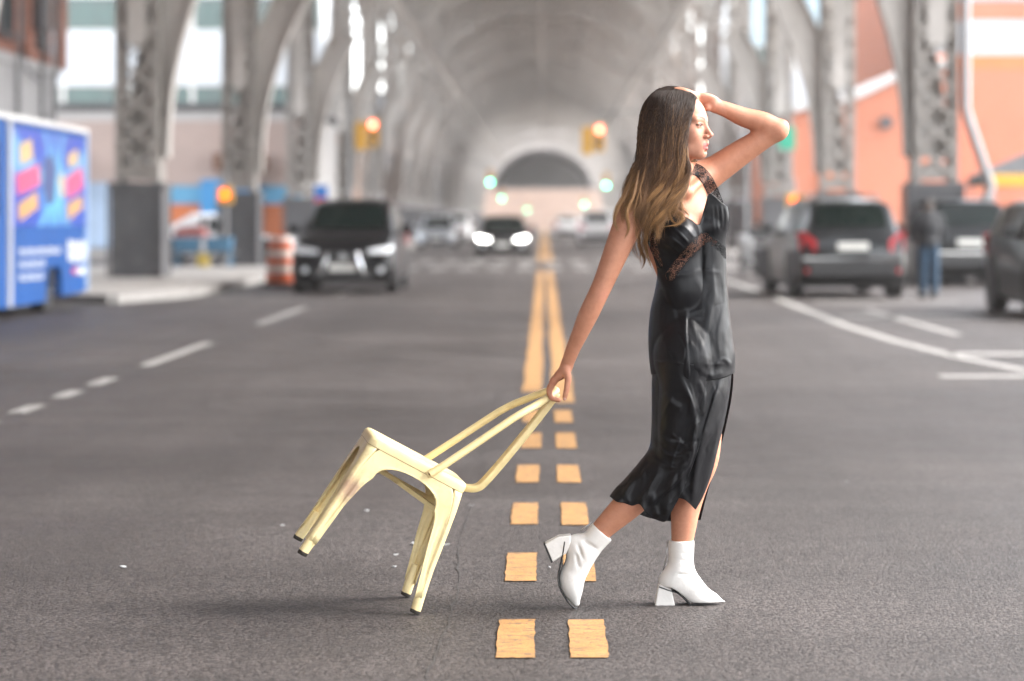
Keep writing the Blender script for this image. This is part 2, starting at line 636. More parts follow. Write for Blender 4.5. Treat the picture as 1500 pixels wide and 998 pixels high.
def make_arch_mesh():
    """the transverse arch rib: two flanges, solid haunches, laced crown, spandrel posts up to the floor beam"""
    a = MB()
    n = 48
    W = 0.50
    for off, th, w in ((0.0, 0.05, W), (AT, 0.05, W)):
        rows = []
        for i in range(n + 1):
            t = PI * i / n
            x0, z0 = ell(t, off - th / 2)
            x1, z1 = ell(t, off + th / 2)
            rows.append([(x0, -w / 2, z0), (x0, w / 2, z0), (x1, w / 2, z1), (x1, -w / 2, z1)])
        a.grid(rows, close=True)
    rib = a
    # solid web at the haunches
    for rng in ((0, 9), (39, 48)):
        rows = []
        for i in range(rng[0], rng[1] + 1):
            t = PI * i / n
            x0, z0 = ell(t, 0.02)
            x1, z1 = ell(t, AT - 0.02)
            rows.append([(x0, -0.02, z0), (x1, -0.02, z1), (x1, 0.02, z1), (x0, 0.02, z0)])
        rib.grid(rows, close=True)
    # haunch gusset against the column
    # bars
    for y in (-0.17, 0.17):
        for i in range(9, 39):
            t0, t1 = PI * i / n, PI * (i + 1) / n
            a0, a1 = ell(t0, 0.03), ell(t1, AT - 0.03)
            rib.bar((a0[0], y, a0[1]), (a1[0], y, a1[1]), 0.10, 0.03, (0, 1, 0))
            a0, a1 = ell(t1, 0.03), ell(t0, AT - 0.03)
            rib.bar((a0[0], y + 0.03, a0[1]), (a1[0], y + 0.03, a1[1]), 0.10, 0.03, (0, 1, 0))
    return rib.mesh('transverse_arch', M_STEEL)


def make_spandrel_mesh(side):
    a = MB()
    zt = DECK_Z - 0.9
    xs = [side * q for q in (6.9, 6.0, 5.0, 4.0, 3.0)]
    tops = []
    for x in xs:
        zz = AZ0 + (AB + AT) * math.sqrt(max(0, 1 - (x / (AA + AT)) ** 2))
        if zz < zt - 0.15:
            a.box(x - 0.07, x + 0.07, -0.12, 0.12, zz - 0.05, zt)
        tops.append((x, min(zz, zt)))
    for (p, q) in zip(tops[:-1], tops[1:]):
        if abs(p[0] - q[0]) < 1.2:
            lo = p if abs(p[0]) > abs(q[0]) else q
            hi = q if lo is p else p
            a.bar((lo[0], 0, lo[1] + 0.1), (hi[0], 0, zt), 0.08, 0.06)
            a.bar((hi[0], 0.05, hi[1]), (lo[0], 0.05, zt), 0.08, 0.06)
    return a.mesh('spandrel', M_STEEL)


def make_beam_mesh():
    a = MB()
    x0, x1 = -9.2, 9.2
    z0, z1 = DECK_Z - 0.95, DECK_Z
    a.box(x0, x1, -0.22, 0.22, z0, z0 + 0.07)
    a.box(x0, x1, -0.22, 0.22, z1 - 0.07, z1)
    n = 22
    for i in range(n):
        xa, xb = x0 + (x1 - x0) * i / n, x0 + (x1 - x0) * (i + 1) / n
        a.bar((xa, -0.05, z0), (xb, -0.05, z1), 0.06, 0.09)
        a.bar((xa, 0.05, z1), (xb, 0.05, z0), 0.06, 0.09)
    return a.mesh('floor_beam', M_STEEL)


def make_side_arch():
    """the longitudinal arch between two columns of one row, with its spandrel bars"""
    a = MB()
    n = 32
    half = BAY / 2 - 0.45
    z0, rise, dep = 4.9, 7.2, 0.6
    W = 0.4
    def e(t, off):
        return (-(half + off) * math.cos(t), z0 + (rise + off) * math.sin(t))
    for off in (0.0, dep):
        rows = []
        for i in range(n + 1):
            t = PI * i / n
            p, q = e(t, off - 0.03), e(t, off + 0.03)
            rows.append([(-W / 2, p[0], p[1]), (W / 2, p[0], p[1]), (W / 2, q[0], q[1]), (-W / 2, q[0], q[1])])
        if off:
            rows = rows[4:-4]
        a.grid(rows, close=True)
    for i in range(3, n - 3):
        t0, t1 = PI * i / n, PI * (i + 1) / n
        p, q = e(t0, 0.02), e(t1, dep - 0.02)
        a.bar((0.05, p[0], p[1]), (0.05, q[0], q[1]), 0.09, 0.04, (1, 0, 0))
        p, q = e(t1, 0.02), e(t0, dep - 0.02)
        a.bar((-0.05, p[0], p[1]), (-0.05, q[0], q[1]), 0.09, 0.04, (1, 0, 0))
    zt = DECK_Z - 0.3
    k = 12
    for i in range(1, k):
        y = -half + 2 * half * i / k
        zz = z0 + (rise + dep) * math.sqrt(max(0, 1 - (y / (half + dep)) ** 2))
        if zz < zt - 0.3:
            a.box(-0.06, 0.06, y - 0.06, y + 0.06, zz - 0.03, zt)
    a.box(-0.16, 0.16, -BAY / 2 + 0.5, BAY / 2 - 0.5, zt - 0.5, zt - 0.42)
    a.box(-0.16, 0.16, -BAY / 2 + 0.5, BAY / 2 - 0.5, zt - 0.06, zt + 0.02)
    for i in range(18):
        ya, yb = -BAY / 2 + 0.5 + (BAY - 1) * i / 18, -BAY / 2 + 0.5 + (BAY - 1) * (i + 1) / 18
        a.bar((0.03, ya, zt - 0.45), (0.03, yb, zt - 0.03), 0.06, 0.05, (1, 0, 0))
        a.bar((-0.03, ya, zt - 0.03), (-0.03, yb, zt - 0.45), 0.06, 0.05, (1, 0, 0))
    return a.mesh('side_arch', M_STEEL)


def make_strut_mesh():
    """a laced longitudinal girder that ties one arch to the next"""
    a = MB()
    for z in (-.28, .28):
        a.box(-.10, .10, .22, BAY - .22, z - .03, z + .03)
    n = 20
    for i in range(n):
        y0, y1 = .22 + (BAY - .44) * i / n, .22 + (BAY - .44) * (i + 1) / n
        a.bar((.03, y0, -.26), (.03, y1, .26), .05, .06, (1, 0, 0))
        a.bar((-.03, y0, .26), (-.03, y1, -.26), .05, .06, (1, 0, 0))
    return a.mesh('tie_girder', M_STEEL)


def make_wind_mesh():
    """the crossed flats of one bay under the deck"""
    a = MB()
    for i in range(4):
        x0, x1 = -8.0 + 4.0 * i, -4.0 + 4.0 * i
        for j in range(3):
            y0, y1 = BAY * j / 3 + .25, BAY * (j + 1) / 3 - .25
            a.bar((x0, y0, DECK_Z - 1.02), (x1, y1, DECK_Z - 1.02), .20, .04)
            a.bar((x1, y0, DECK_Z - 1.08), (x0, y1, DECK_Z - 1.08), .20, .04)
    return a.mesh('wind_bracing', M_STEEL)


WIND = make_wind_mesh()
STRUT = make_strut_mesh()
ARCH, SPAN, BEAM, SIDEA = make_arch_mesh(), (make_spandrel_mesh(-1), make_spandrel_mesh(1)), make_beam_mesh(), make_side_arch()
K0, K1 = -4, 16
for k in range(K0, K1 + 1):
    yb = Y0B + BAY * k - VO.y
    for sx in (-1, 1):
        colm = link('column', SHAFT, via, (sx * XHALF, yb, 0))
        link('pedestal', PED, colm)
        if 0 <= k <= 2:
            link('rivets', RIV, colm)['kind'] = 'stuff'
            for i in range(NBAR):
                z = 2.2 + PITCH * (i + .5)
                if z > 7.5 and k == 0 or z > 9.5 and k == 1:
                    pass
                for sg in (-1, 1):
                    o = link('lacing_bar', BAR, colm, (0, -0.44 + 0.012 * sg, z))
                    if sg < 0:
                        o.scale = (-1, 1, 1)
        else:
            link('lacing', LACF, colm)['kind'] = 'stuff'
        link('back_lacing', LACB, colm)['kind'] = 'stuff'
        if k < K1:
            link('side_arch', SIDEA, via, (sx * XHALF, yb + BAY / 2, 0))
    link('transverse_arch', ARCH, via, (0, yb, 0))
    if k < K1:
        for ang in (48, 90, 132):
            px_, pz_ = ell(R(ang), AT / 2)
            st_ = link('tie_girder', STRUT, via, (px_, yb, pz_))
            st_.rotation_euler = (0, R(ang - 90), 0)
    for sp_ in SPAN:
        link('spandrel', sp_, via, (0, yb, 0))
    link('floor_beam', BEAM, via, (0, yb, 0))
    if k < K1:
        for f3 in (1, 2):
            link('floor_beam', BEAM, via, (0, yb + BAY * f3 / 3, 0))
        link('wind_bracing', WIND, via, (0, yb, 0))['kind'] = 'stuff'
ya, yz = Y0B + BAY * K0 - 1.0 - VO.y, Y0B + BAY * K1 + 6 - VO.y
for i, x in enumerate((-8.9, -6.0, -3.0, 0, 3.0, 6.0, 8.9)):
    s = MB()
    s.box(x - 0.02, x + 0.02, ya, yz, DECK_Z + 0.005, DECK_Z + 0.55)
    s.box(x - 0.15, x + 0.15, ya, yz, DECK_Z - 0.03 + 0.035, DECK_Z + 0.04)
    s.build('stringer', M_STEEL, via)
# arched plates between the stringers carry the deck
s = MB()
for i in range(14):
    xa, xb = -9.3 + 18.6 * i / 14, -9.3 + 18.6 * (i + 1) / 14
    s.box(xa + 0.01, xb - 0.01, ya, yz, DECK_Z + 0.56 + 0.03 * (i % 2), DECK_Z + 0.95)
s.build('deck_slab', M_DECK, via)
for sx in (-1, 1):
    s = MB().box(sx * 9.42 - 0.12, sx * 9.42 + 0.12, ya, yz, DECK_Z + 0.3, DECK_Z + 1.6)
    s.build('parapet', M_STEEL, via)


# ================================================================== BUILDINGS
def brick_mat():
    m = mat('red_brick', (0.27, 0.115, 0.075), 0.85, var=0.0)
    N, L, b = nodes_of(m)
    tc = N.new('ShaderNodeTexCoord')
    mp = N.new('ShaderNodeMapping')
    mp.inputs['Rotation'].default_value = (R(90), 0, R(90))
    L.new(tc.outputs['Object'], mp.inputs['Vector'])
    br = N.new('ShaderNodeTexBrick')
    br.inputs['Scale'].default_value = 4.0
    br.inputs['Color1'].default_value = (0.29, 0.12, 0.075, 1)
    br.inputs['Color2'].default_value = (0.21, 0.085, 0.06, 1)
    br.inputs['Mortar'].default_value = (0.30, 0.27, 0.24, 1)
    br.inputs['Mortar Size'].default_value = 0.012
    L.new(mp.outputs[0], br.inputs['Vector'])
    L.new(br.outputs[0], b.inputs['Base Color'])
    return m


M_BRICK = brick_mat()
M_STUCCO = mat('grey_stucco', (0.34, 0.335, 0.34), 0.9, var=0.10, scale=0.5, dirt=(0.22, 0.21, 0.21), dirt_amt=0.25, bump=0.2, bscale=20)
M_GLASS = mat('window_glass', (0.03, 0.045, 0.05), 0.08, var=0.3, scale=1.2, spec=0.9)
M_TEAL = mat('teal_window_glass', (0.012, 0.05, 0.045), 0.3, var=0.45, scale=0.6, spec=0.8)
M_FRAME = mat('pale_window_frame', (0.55, 0.54, 0.52), 0.6)
M_DFRAME = mat('dark_window_frame', (0.06, 0.06, 0.065), 0.5)
M_WPANEL = mat('white_cladding', (0.44, 0.47, 0.50), 0.45, var=0.05, scale=0.3)
M_BPANEL = mat('pale_blue_cladding', (0.27, 0.37, 0.42), 0.4, var=0.07, scale=0.3)
M_PEACH = mat('peach_plaster', (0.42, 0.29, 0.225), 0.9, var=0.08, scale=0.4, dirt=(0.42, 0.32, 0.27), dirt_amt=0.2)
M_SALMON = mat('salmon_paint', (0.47, 0.175, 0.105), 0.85, var=0.07, scale=0.3, dirt=(0.36, 0.115, 0.07), dirt_amt=0.2)
M_ORANGE = mat('orange_paint', (0.58, 0.17, 0.06), 0.7, var=0.1, scale=0.8)
M_CYAN = mat('cyan_paint', (0.12, 0.37, 0.58), 0.6, var=0.1, scale=0.8)
M_BROWN = mat('brown_timber', (0.19, 0.10, 0.065), 0.8, var=0.2, scale=2)
M_WHITE = mat('white_paint', (0.55, 0.54, 0.53), 0.6, var=0.05, scale=0.8)
M_PURPLE = mat('purple_banner', (0.075, 0.06, 0.16), 0.7, var=0.1, scale=0.8)
M_ROOF = mat('dark_roofing_vault_shade', (0.10, 0.10, 0.105), 0.85, var=0.15, scale=0.6)
M_STONE = mat('ashlar_stone', (0.33, 0.30, 0.28), 0.85, var=0.15, scale=0.4, dirt=(0.2, 0.18, 0.17), dirt_amt=0.3)
M_PIPE = mat('grey_pipe', (0.16, 0.16, 0.165), 0.5)

# brick building with a rendered ground storey, left of the road
bb = empty('brick_building', (-12.6, 24, 0))
tag(bb, 'brick building with grey rendered lower wall behind the blue truck', 'building')
MB().box(-14, 0, -44, 38.6, 0.0, 5.1).build('lower_wall', M_STUCCO, bb)
MB().box(-13.9, -0.12, -44, 38.5, 5.1, 15.5).build('upper_wall', M_BRICK, bb)
MB().box(-14.1, 0.08, -44.1, 38.7, 4.98, 5.22).build('string_course', M_STUCCO, bb)
MB().box(-14.1, 0.15, -44.1, 38.75, 15.5, 16.1).build('cornice', M_STUCCO, bb)
wfm = MB()
wfm.box(-0.06, 0.05, -0.66, -0.54, 0, 2.6)
wfm.box(-0.06, 0.05, 0.54, 0.66, 0, 2.6)
wfm.box(-0.06, 0.05, -0.54, 0.54, 2.48, 2.6)
wfm.box(-0.06, 0.05, -0.54, 0.54, 1.24, 1.32)
wfm.box(-0.06, 0.10, -0.72, 0.72, -0.12, 0.0)
WFM = wfm.mesh('window', M_DFRAME)
WPM = MB().box(-0.03, 0.0, -0.54, 0.54, 0, 2.48).mesh('pane', M_GLASS)
for zz in (5.7, 10.2):
    for i in range(20):
        w = link('window', WFM, bb, (-0.06, -40 + 4.05 * i, zz))
        link('pane', WPM, w)
for i in range(21):
    MB().box(-0.12, 0.10, -42.4 + 4.05 * i, -41.6 + 4.05 * i, 5.22, 15.5).build('brick_pier', M_BRICK, bb)
for yy in (30.6, 33.4, 36.2, 37.6):
    MB().tube([(0.12, yy, 0.2), (0.12, yy, 5.2), (0.12, yy + 0.25, 6.0), (0.12, yy + 0.25, 9)], 0.06, 8).build('drain_pipe', M_PIPE, bb, smooth=40)
MB().box(0.0, 0.35, 35.0, 36.0, 5.95, 7.0).build('wall_box', M_DFRAME, bb)
MB().tube([(0.2, 33, 5.6), (0.2, 34, 4.9), (0.2, 35.5, 4.7), (0.2, 36.4, 5.6)], 0.025, 6).build('cable', M_DFRAME, bb, smooth=40)


def facade_building(name, label, x0, x1, y0, y1, bands, roof=M_ROOF, seams=0, top=None):
    """a block whose road-facing front (towards the camera) is made of horizontal bands (z0, z1, material, bay)"""
    e = empty(name, ((x0 + x1) / 2, y0, 0))
    tag(e, label, 'building')
    hx = (x1 - x0) / 2
    dp = y1 - y0
    zt = bands[-1][1]
    MB().box(-hx, hx, 0.25, dp, 0, zt - 0.05).build('core', M_WPANEL if seams else bands[0][2], e)
    for (z0, z1, m, bay) in bands:
        if bay:
            n = max(1, int(2 * hx / bay))
            for i in range(n):
                a, b = -hx + 2 * hx * i / n, -hx + 2 * hx * (i + 1) / n
                if m in (M_TEAL, M_GLASS):
                    w = MB().box(a, a + 0.12, 0.0, 0.24, z0, z1).box(b - 0.12, b, 0.0, 0.24, z0, z1).box(a + 0.12, b - 0.12, 0.0, 0.24, z0, z0 + 0.1).box(a + 0.12, b - 0.12, 0.0, 0.24, z1 - 0.1, z1).build('window', M_FRAME, e)
                    MB().box(a + 0.12, b - 0.12, 0.12, 0.2, z0 + 0.1, z1 - 0.1).build('pane', m, w)
                else:
                    MB().box(a + 0.015, b - 0.015, 0.0, 0.24, z0 + 0.01, z1 - 0.01).build('cladding_panel', m, e)
        else:
            MB().box(-hx, hx, 0.0, 0.24, z0 + 0.004, z1 - 0.004).build('wall_band', m, e)
    MB().box(-hx - 0.1, hx + 0.1, -0.1, dp, zt, zt + 0.25).build('roof', roof, e)
    return e


facade_building('office_block', 'white clad office block with pale blue glass rising behind the left columns', -62, -13.8, 150, 175,
                [(0, 5.2, M_WPANEL, 4.8), (5.2, 7.7, M_WPANEL, 4.8), (7.7, 9.7, M_TEAL, 4.0), (9.7, 13.0, M_WPANEL, 2.4), (13.0, 15.2, M_TEAL, 4.0),
                 (15.2, 16.9, M_TEAL, 4.0), (16.9, 20.2, M_WPANEL, 2.4), (20.2, 21.9, M_TEAL, 4.0), (21.9, 25, M_WPANEL, 2.4)], seams=1)
shop = facade_building('corner_shop', 'low peach corner shop with cyan and orange painted front', -34, -8.4, 84, 98,
                       [(0, 0.35, M_WHITE, 0), (0.35, 1.85, M_ORANGE, 3.2), (1.85, 2.5, M_CYAN, 3.2), (2.5, 4.75, mat('pink_plaster', (0.47, 0.37, 0.33), 0.9, var=0.1, scale=0.5), 0), (4.75, 5.1, M_WHITE, 0)])
for i, x in enumerate((-5.7, 0.2, 3.4, 7.0)):
    w = MB().box(x - 0.55, x + 0.55, -0.06, 0.06, 2.75, 4.3).build('window', M_FRAME, shop)
    MB().box(x - 0.45, x + 0.45, -0.1, -0.065, 2.85, 4.2).build('pane', M_GLASS, w)
MB().add([(0.6, -1.6, 3.35), (4.6, -1.6, 3.35), (4.6, 0, 4.1), (0.6, 0, 4.1), (0.6, -1.6, 3.2), (4.6, -1.6, 3.2), (4.6, 0, 3.95), (0.6, 0, 3.95)],
         [(0, 1, 2, 3), (7, 6, 5, 4), (0, 4, 5, 1), (1, 5, 6, 2), (2, 6, 7, 3), (3, 7, 4, 0)]).build('awning', M_BROWN, shop)
MB().box(9.3, 11.3, -0.25, -0.1, 0.9, 2.7).build('hoarding', mat('blue_hoarding', (0.06, 0.30, 0.62), 0.6), shop)
MB().box(2.6, 6.4, -0.25, -0.1, 0.35, 2.6).build('hoarding', mat('pale_blue_hoarding', (0.36, 0.47, 0.62), 0.6, var=0.2, scale=0.5), shop)
MB().box(-8.4, -6.2, -2.4, -0.1, 4.35, 4.8).build('canopy', M_WHITE, shop)
MB().box(9.8, 11.6, -0.8, -0.1, 3.0, 3.6).build('sign_board', M_BROWN, shop)

# far blocks on the left that fill the gaps between the columns
facade_building('pale_tenement', 'pale far tenement with lavender banner seen between the left columns', -26, -10.5, 188, 214,
                [(0, 3.6, M_WHITE, 0), (3.6, 5.2, M_GLASS, 2.6), (5.2, 7.2, M_WPANEL, 0), (7.2, 8.8, M_GLASS, 2.6), (8.8, 11, M_WPANEL, 0)])
bn = MB().box(-13.2, -11.2, 0, 0.1, 2.4, 9.5).build('banner', mat('lavender_banner', (0.42, 0.40, 0.66), 0.7), None, loc=(-2.0, 183.0, 0))
tag(bn, 'tall lavender banner standing before the pale far tenement', 'banner')
facade_building('peach_house', 'small far peach house behind the left row of columns', -22, -9.5, 118, 134,
                [(0, 2.6, M_PEACH, 0), (2.6, 3.9, M_GLASS, 2.8), (3.9, 5.4, M_PEACH, 0)])

# right hand side: salmon shed with a sloping roof and the salmon warehouse
shed = empty('salmon_shed', (12.3, 92, 0))
tag(shed, 'salmon painted shed with sloping roof line behind the parked car', 'building')
MB().prism([(-3.0, 0), (2.9, 0), (2.9, 7.1), (2.2, 7.1), (-0.3, 5.9), (-3.0, 5.3)], 0, 18).build('wall', M_SALMON, shed)
MB().prism([(-3.2, 5.32), (-0.3, 5.95), (2.2, 7.15), (3.0, 7.15), (3.0, 7.4), (2.1, 7.4), (-0.4, 6.2), (-3.2, 5.55)], -0.3, 18.2).build('roof', M_WHITE, shed)
MB().box(-1.9, -0.5, -0.08, 0.02, 0.1, 4.2).build('door', M_ORANGE, shed)
MB().lathe([(0.0, -0.25), (0.25, -0.25), (0.25, 0.05), (0.0, 0.05)], 12, (0.7, 0, 5.0), 'y').build('vent', M_DFRAME, shed)
wh = facade_building('salmon_warehouse', 'long salmon warehouse with white upper band at the right edge', 15.9, 52, 98, 125,
                     [(0, 7.4, M_SALMON, 5.2), (7.4, 8.0, M_ORANGE, 0), (8.0, 9.4, M_WPANEL, 3.2), (9.4, 10.2, M_SALMON, 0), (10.2, 12.6, M_BPANEL, 2.2)])
MB().box(-17, 2, -0.3, -0.1, 13.0, 16.0).build('banner', M_PURPLE, wh)
MB().box(-17.4, 2.4, -0.18, 0.3, 12.6, 16.2).build('banner_frame', M_WHITE, wh)
facade_building('glass_block', 'far pale glass block above the salmon roofs', 14, 60, 175, 200,
                [(0, 12, M_WPANEL, 4.0), (12, 14, M_TEAL, 4.0), (14, 19, M_BPANEL, 3.0)], seams=1)

# masonry arch that closes the far end of the viaduct, with a pale building beyond the road's bend
end = empty('masonry_arch', (XC, 336, 0))
tag(end, 'stone abutment with a dark arched opening at the far end of the viaduct', 'abutment')
poly = [(-30, 0), (-8.0, 0)]
for i in range(25):
    t = PI * i / 24
    poly.append((-7.0 * math.cos(t), 5.2 + 5.9 * math.sin(t)))
poly += [(7.0, 0), (30, 0), (30, 18), (-30, 18)]
poly[1] = (-7.0, 0)
MB().prism(poly, 0, 2.0).build('wall', M_STONE, end)
rows = []
for i in range(25):
    t = PI * i / 24
    rows.append([(-7.0 * math.cos(t), 2.0, 5.2 + 5.9 * math.sin(t)), (-7.0 * math.cos(t), 60, 5.2 + 5.9 * math.sin(t))])
rows = [[(-7, 2, 0), (-7, 60, 0)]] + rows + [[(7, 2, 0), (7, 60, 0)]]
MB().grid(rows).build('vault', M_ROOF, end)  # masonry in a dark colour that holds the shade inside the arch
MB().box(-7.2, 7.2, 60, 60.5, 0, 11.5).build('vault_end', M_ROOF, end)  # closes the vault; its dark colour is painted shade too
for i in range(21):
    t0, t1 = PI * (i + .04) / 21, PI * (i + .96) / 21
    pr = [(-7.0 * math.cos(t0), 5.2 + 5.9 * math.sin(t0)), (-7.0 * math.cos(t1), 5.2 + 5.9 * math.sin(t1)),
          (-8.1 * math.cos(t1), 5.2 + 7.0 * math.sin(t1)), (-8.1 * math.cos(t0), 5.2 + 7.0 * math.sin(t0))]
    MB().prism(pr, -0.25, 0.0 - 0.004).build('voussoir', M_STONE, end)
facade_building('low_depot', 'low pale depot standing across the far end of the road', -10, 10, 330, 334,
                [(0, 1.2, M_PEACH, 0), (1.2, 2.6, M_PEACH, 4.0), (2.6, 5.5, M_PEACH, 0)])


# ================================================================== VEHICLES AND STREET FURNITURE
M_RUBBER = mat('tyre_rubber', (0.018, 0.018, 0.019), 0.8, var=0.2, scale=20)
M_RIM = mat('alloy_rim', (0.45, 0.45, 0.46), 0.35, metal=0.9, var=0.05)
M_CARBLACK = mat('black_car_paint', (0.004, 0.004, 0.005), 0.35, spec=0.2, coat=0.15, var=0.1)
M_CARGREY = mat('dark_grey_car_paint', (0.010, 0.0115, 0.013), 0.3, spec=0.3, coat=0.3, metal=0.2, var=0.08)
M_CARDK = mat('charcoal_car_paint', (0.006, 0.007, 0.008), 0.3, spec=0.25, coat=0.2, metal=0.2, var=0.08)
M_CARWHITE = mat('white_car_paint', (0.7, 0.7, 0.7), 0.3, coat=1.0, var=0.04)
M_CARSILVER = mat('silver_car_paint', (0.42, 0.45, 0.49), 0.3, coat=1.0, metal=0.5, var=0.05)
M_PLASTIC = mat('black_plastic', (0.02, 0.02, 0.021), 0.6, var=0.15, scale=8)
M_CARGLASS = mat('car_glass', (0.002, 0.006, 0.005), 0.06, spec=0.2, var=0.5, scale=1.5)
M_LAMP = mat('headlamp_glass', (0.72, 0.74, 0.76), 0.12, spec=0.9, var=0.1, scale=10)
M_LAMP_ON = mat('lit_headlamp', (0.9, 0.9, 0.88), 0.2, emit=(1.0, 0.98, 0.92), estr=3.5)
M_TAIL = mat('red_tail_lamp', (0.42, 0.012, 0.018), 0.2, var=0.2, scale=10)
M_CHROME = mat('chrome', (0.62, 0.62, 0.63), 0.18, metal=1.0, var=0.05)
M_PLATE = mat('number_plate', (0.72, 0.71, 0.66), 0.5, var=0.05)


def make_wheel(parent, x, y, r, side):
    w = MB().lathe([(r * 0.62, -0.10), (r * 0.93, -0.11), (r, -0.085), (r, 0.085), (r * 0.93, 0.11), (r * 0.62, 0.10)], 24, (0, 0, 0), 'x').build('wheel', M_RUBBER, parent, smooth=35, loc=(x, y, r))
    rim = MB()
    rim.lathe([(r * 0.62, side * 0.02), (r * 0.60, side * 0.085), (r * 0.54, side * 0.09), (r * 0.5, side * 0.03)], 24, (0, 0, 0), 'x')
    for k in range(5):
        a = 2 * PI * k / 5 + 0.3
        rim.bar((side * 0.06, 0, 0), (side * 0.07, math.cos(a) * r * 0.56, math.sin(a) * r * 0.56), 0.06, 0.03, (1, 0, 0))
    rim.lathe([(0.06, side * 0.03), (0.06, side * 0.085), (0.03, side * 0.09)], 12, (0, 0, 0), 'x')
    rim.build('rim', M_RIM, w, smooth=35)


def make_car(name, label, loc, face, paint, suv=True, W=1.84, Lg=4.55, H=1.68, lit=False, bull=False, group=None, plate_white=True, glassdash=None, rack=False):
    """local frame: the car's front looks towards -Y. face = +1 keeps it, -1 turns it round"""
    e = empty(name, loc, 0 if face == 1 else PI)
    if isinstance(face, float):
        e.rotation_euler = (0, 0, face)
    tag(e, label, 'car', group)
    h = H
    hood = 0.60 * h if suv else 0.58 * h
    belt = 0.62 * h
    clear = 0.20
    L2 = Lg / 2
    # stations along the car: y, floor, shoulder height, top height, half widths (low, shoulder, top)
    if suv:
        st = [(-L2, 0.34, 0.50, 0.56, .80, .80, .70), (-L2 + .12, 0.24, 0.74, 0.80, .93, .90, .80), (-L2 + .45, clear, 0.88, hood, .98, .96, .84),
              (-L2 + 1.0, clear, 0.95, hood + .06, 1.0, .97, .86), (-L2 + 1.25, clear, 0.98, hood + .10, 1.0, .97, .84), (-L2 + 1.95, clear, 1.02, h - .08, 1.0, .97, .70),
              (-L2 + 2.4, clear, 1.03, h, 1.0, .97, .70), (L2 - 0.95, clear, 1.05, h - .01, 1.0, .96, .69), (L2 - 0.35, clear, 1.04, h - .07, .99, .94, .66),
              (L2 - 0.07, 0.28, 1.0, 1.10, .95, .90, .74), (L2, 0.36, 0.80, 0.86, .88, .86, .74)]
    else:
        st = [(-L2, 0.30, 0.44, 0.50, .78, .78, .68), (-L2 + .12, 0.2, 0.62, 0.68, .92, .9, .78), (-L2 + .45, clear, 0.74, hood - .1, .97, .95, .82),
              (-L2 + 1.0, clear, 0.82, hood - .02, 1.0, .97, .85), (-L2 + 1.3, clear, 0.86, hood + .03, 1.0, .97, .82), (-L2 + 2.1, clear, 0.90, h - .06, 1.0, .96, .66),
              (-L2 + 2.5, clear, 0.91, h, 1.0, .96, .66), (L2 - 1.5, clear, 0.92, h - .02, 1.0, .95, .65), (L2 - 0.65, clear, 0.93, 1.0, .99, .93, .74),
              (L2 - 0.07, 0.26, 0.9, 0.96, .94, .90, .76), (L2, 0.34, 0.70, 0.76, .86, .84, .72)]
    hw = W / 2
    rows = []
    for (y, zf, zs, zt, a, b, c) in st:
        zm = zf + (zs - zf) * 0.5
        zh = zs + (zt - zs) * 0.9
        half = [(0.0, zf), (a * .86, zf), (a * .985, zf + .06), (a, zm), (b, zs), (b * .2 + c * .8, zh), (c * .9, zt - .006), (c * .5, zt + .008), (0.0, zt + .014)]
        ring = [(p[0] * hw, y, p[1]) for p in half] + [(-p[0] * hw, y, p[1]) for p in reversed(half[1:-1])]
        rows.append(ring)
    mb = MB().grid(rows, close=True)
    n = len(rows[0])
    mb.f.append(tuple(reversed(range(n))))
    mb.f.append(tuple((len(rows) - 1) * n + k for k in range(n)))
    body = mb.build('body', paint, e, smooth=38)

    def sidept(y, f, out):
        """point on the cabin side at height fraction f between shoulder and roof edge"""
        for s0, s1 in zip(st[:-1], st[1:]):
            if s0[0] <= y <= s1[0]:
                t = (y - s0[0]) / (s1[0] - s0[0])
                zs, zt = s0[2] + (s1[2] - s0[2]) * t, s0[3] + (s1[3] - s0[3]) * t
                b, c = s0[5] + (s1[5] - s0[5]) * t, s0[6] + (s1[6] - s0[6]) * t
                zh = zs + (zt - zs) * .9
                xx = b + (b * .2 + c * .8 - b) * f
                return (xx * hw + out, y, zs + (zh - zs) * f)
    ys = (-L2 + 1.62, -L2 + 2.15, L2 - 1.98, L2 - 1.9, L2 - 0.95, L2 - 0.86, L2 - 0.42) if suv else (-L2 + 1.75, -L2 + 2.2, L2 - 1.98, L2 - 1.9, L2 - 1.1, L2 - 1.02, L2 - 0.9)
    for sgn in (-1, 1):
        for (ya, yb) in ((ys[0], ys[2]), (ys[3], ys[4]), (ys[5], ys[6])):
            q = []
            for (y, f) in ((ya, 0.08), (yb, 0.08), (yb, 0.90), (ya + (0.30 if ya == ys[0] else 0.02), 0.90 if ya != ys[0] else 0.62)):
                p = sidept(y, f, 0.012)
                q.append((sgn * p[0], p[1], p[2]))
            if ya == ys[0]:
                p = sidept(ya + 0.62, 0.90, 0.012)
                q.insert(3, (sgn * p[0], p[1], p[2]))
            MB().add(q, [tuple(range(len(q)))]).build('side_window', M_CARGLASS, e)
    # windscreen and rear window, each a slightly bowed sheet just proud of the body
    def screen(nm, sa, sb, f0, f1, off, m):
        rows2 = []
        for f in np.linspace(f0, f1, 4):
            y = sa[0] + (sb[0] - sa[0]) * f
            z = sa[3] + (sb[3] - sa[3]) * f
            c = (sa[6] + (sb[6] - sa[6]) * f) * hw * 0.9
            rows2.append([(c * k, y + off * (1 - 0.15 * k * k), z + 0.02 + 0.012 * (1 - k * k)) for k in (-1, -.5, 0, .5, 1)])
        return MB().grid(rows2).build(nm, m, e, smooth=True)
    screen('windscreen', st[4], st[5], 0.05, 0.93, -0.02, M_CARGLASS)
    if suv:
        screen('rear_window', st[9], st[8], 0.15, 0.86, 0.025, M_CARGLASS)
    else:
        screen('rear_window', st[8], st[7], 0.08, 0.9, 0.02, M_CARGLASS)
    fz = st[1][3]
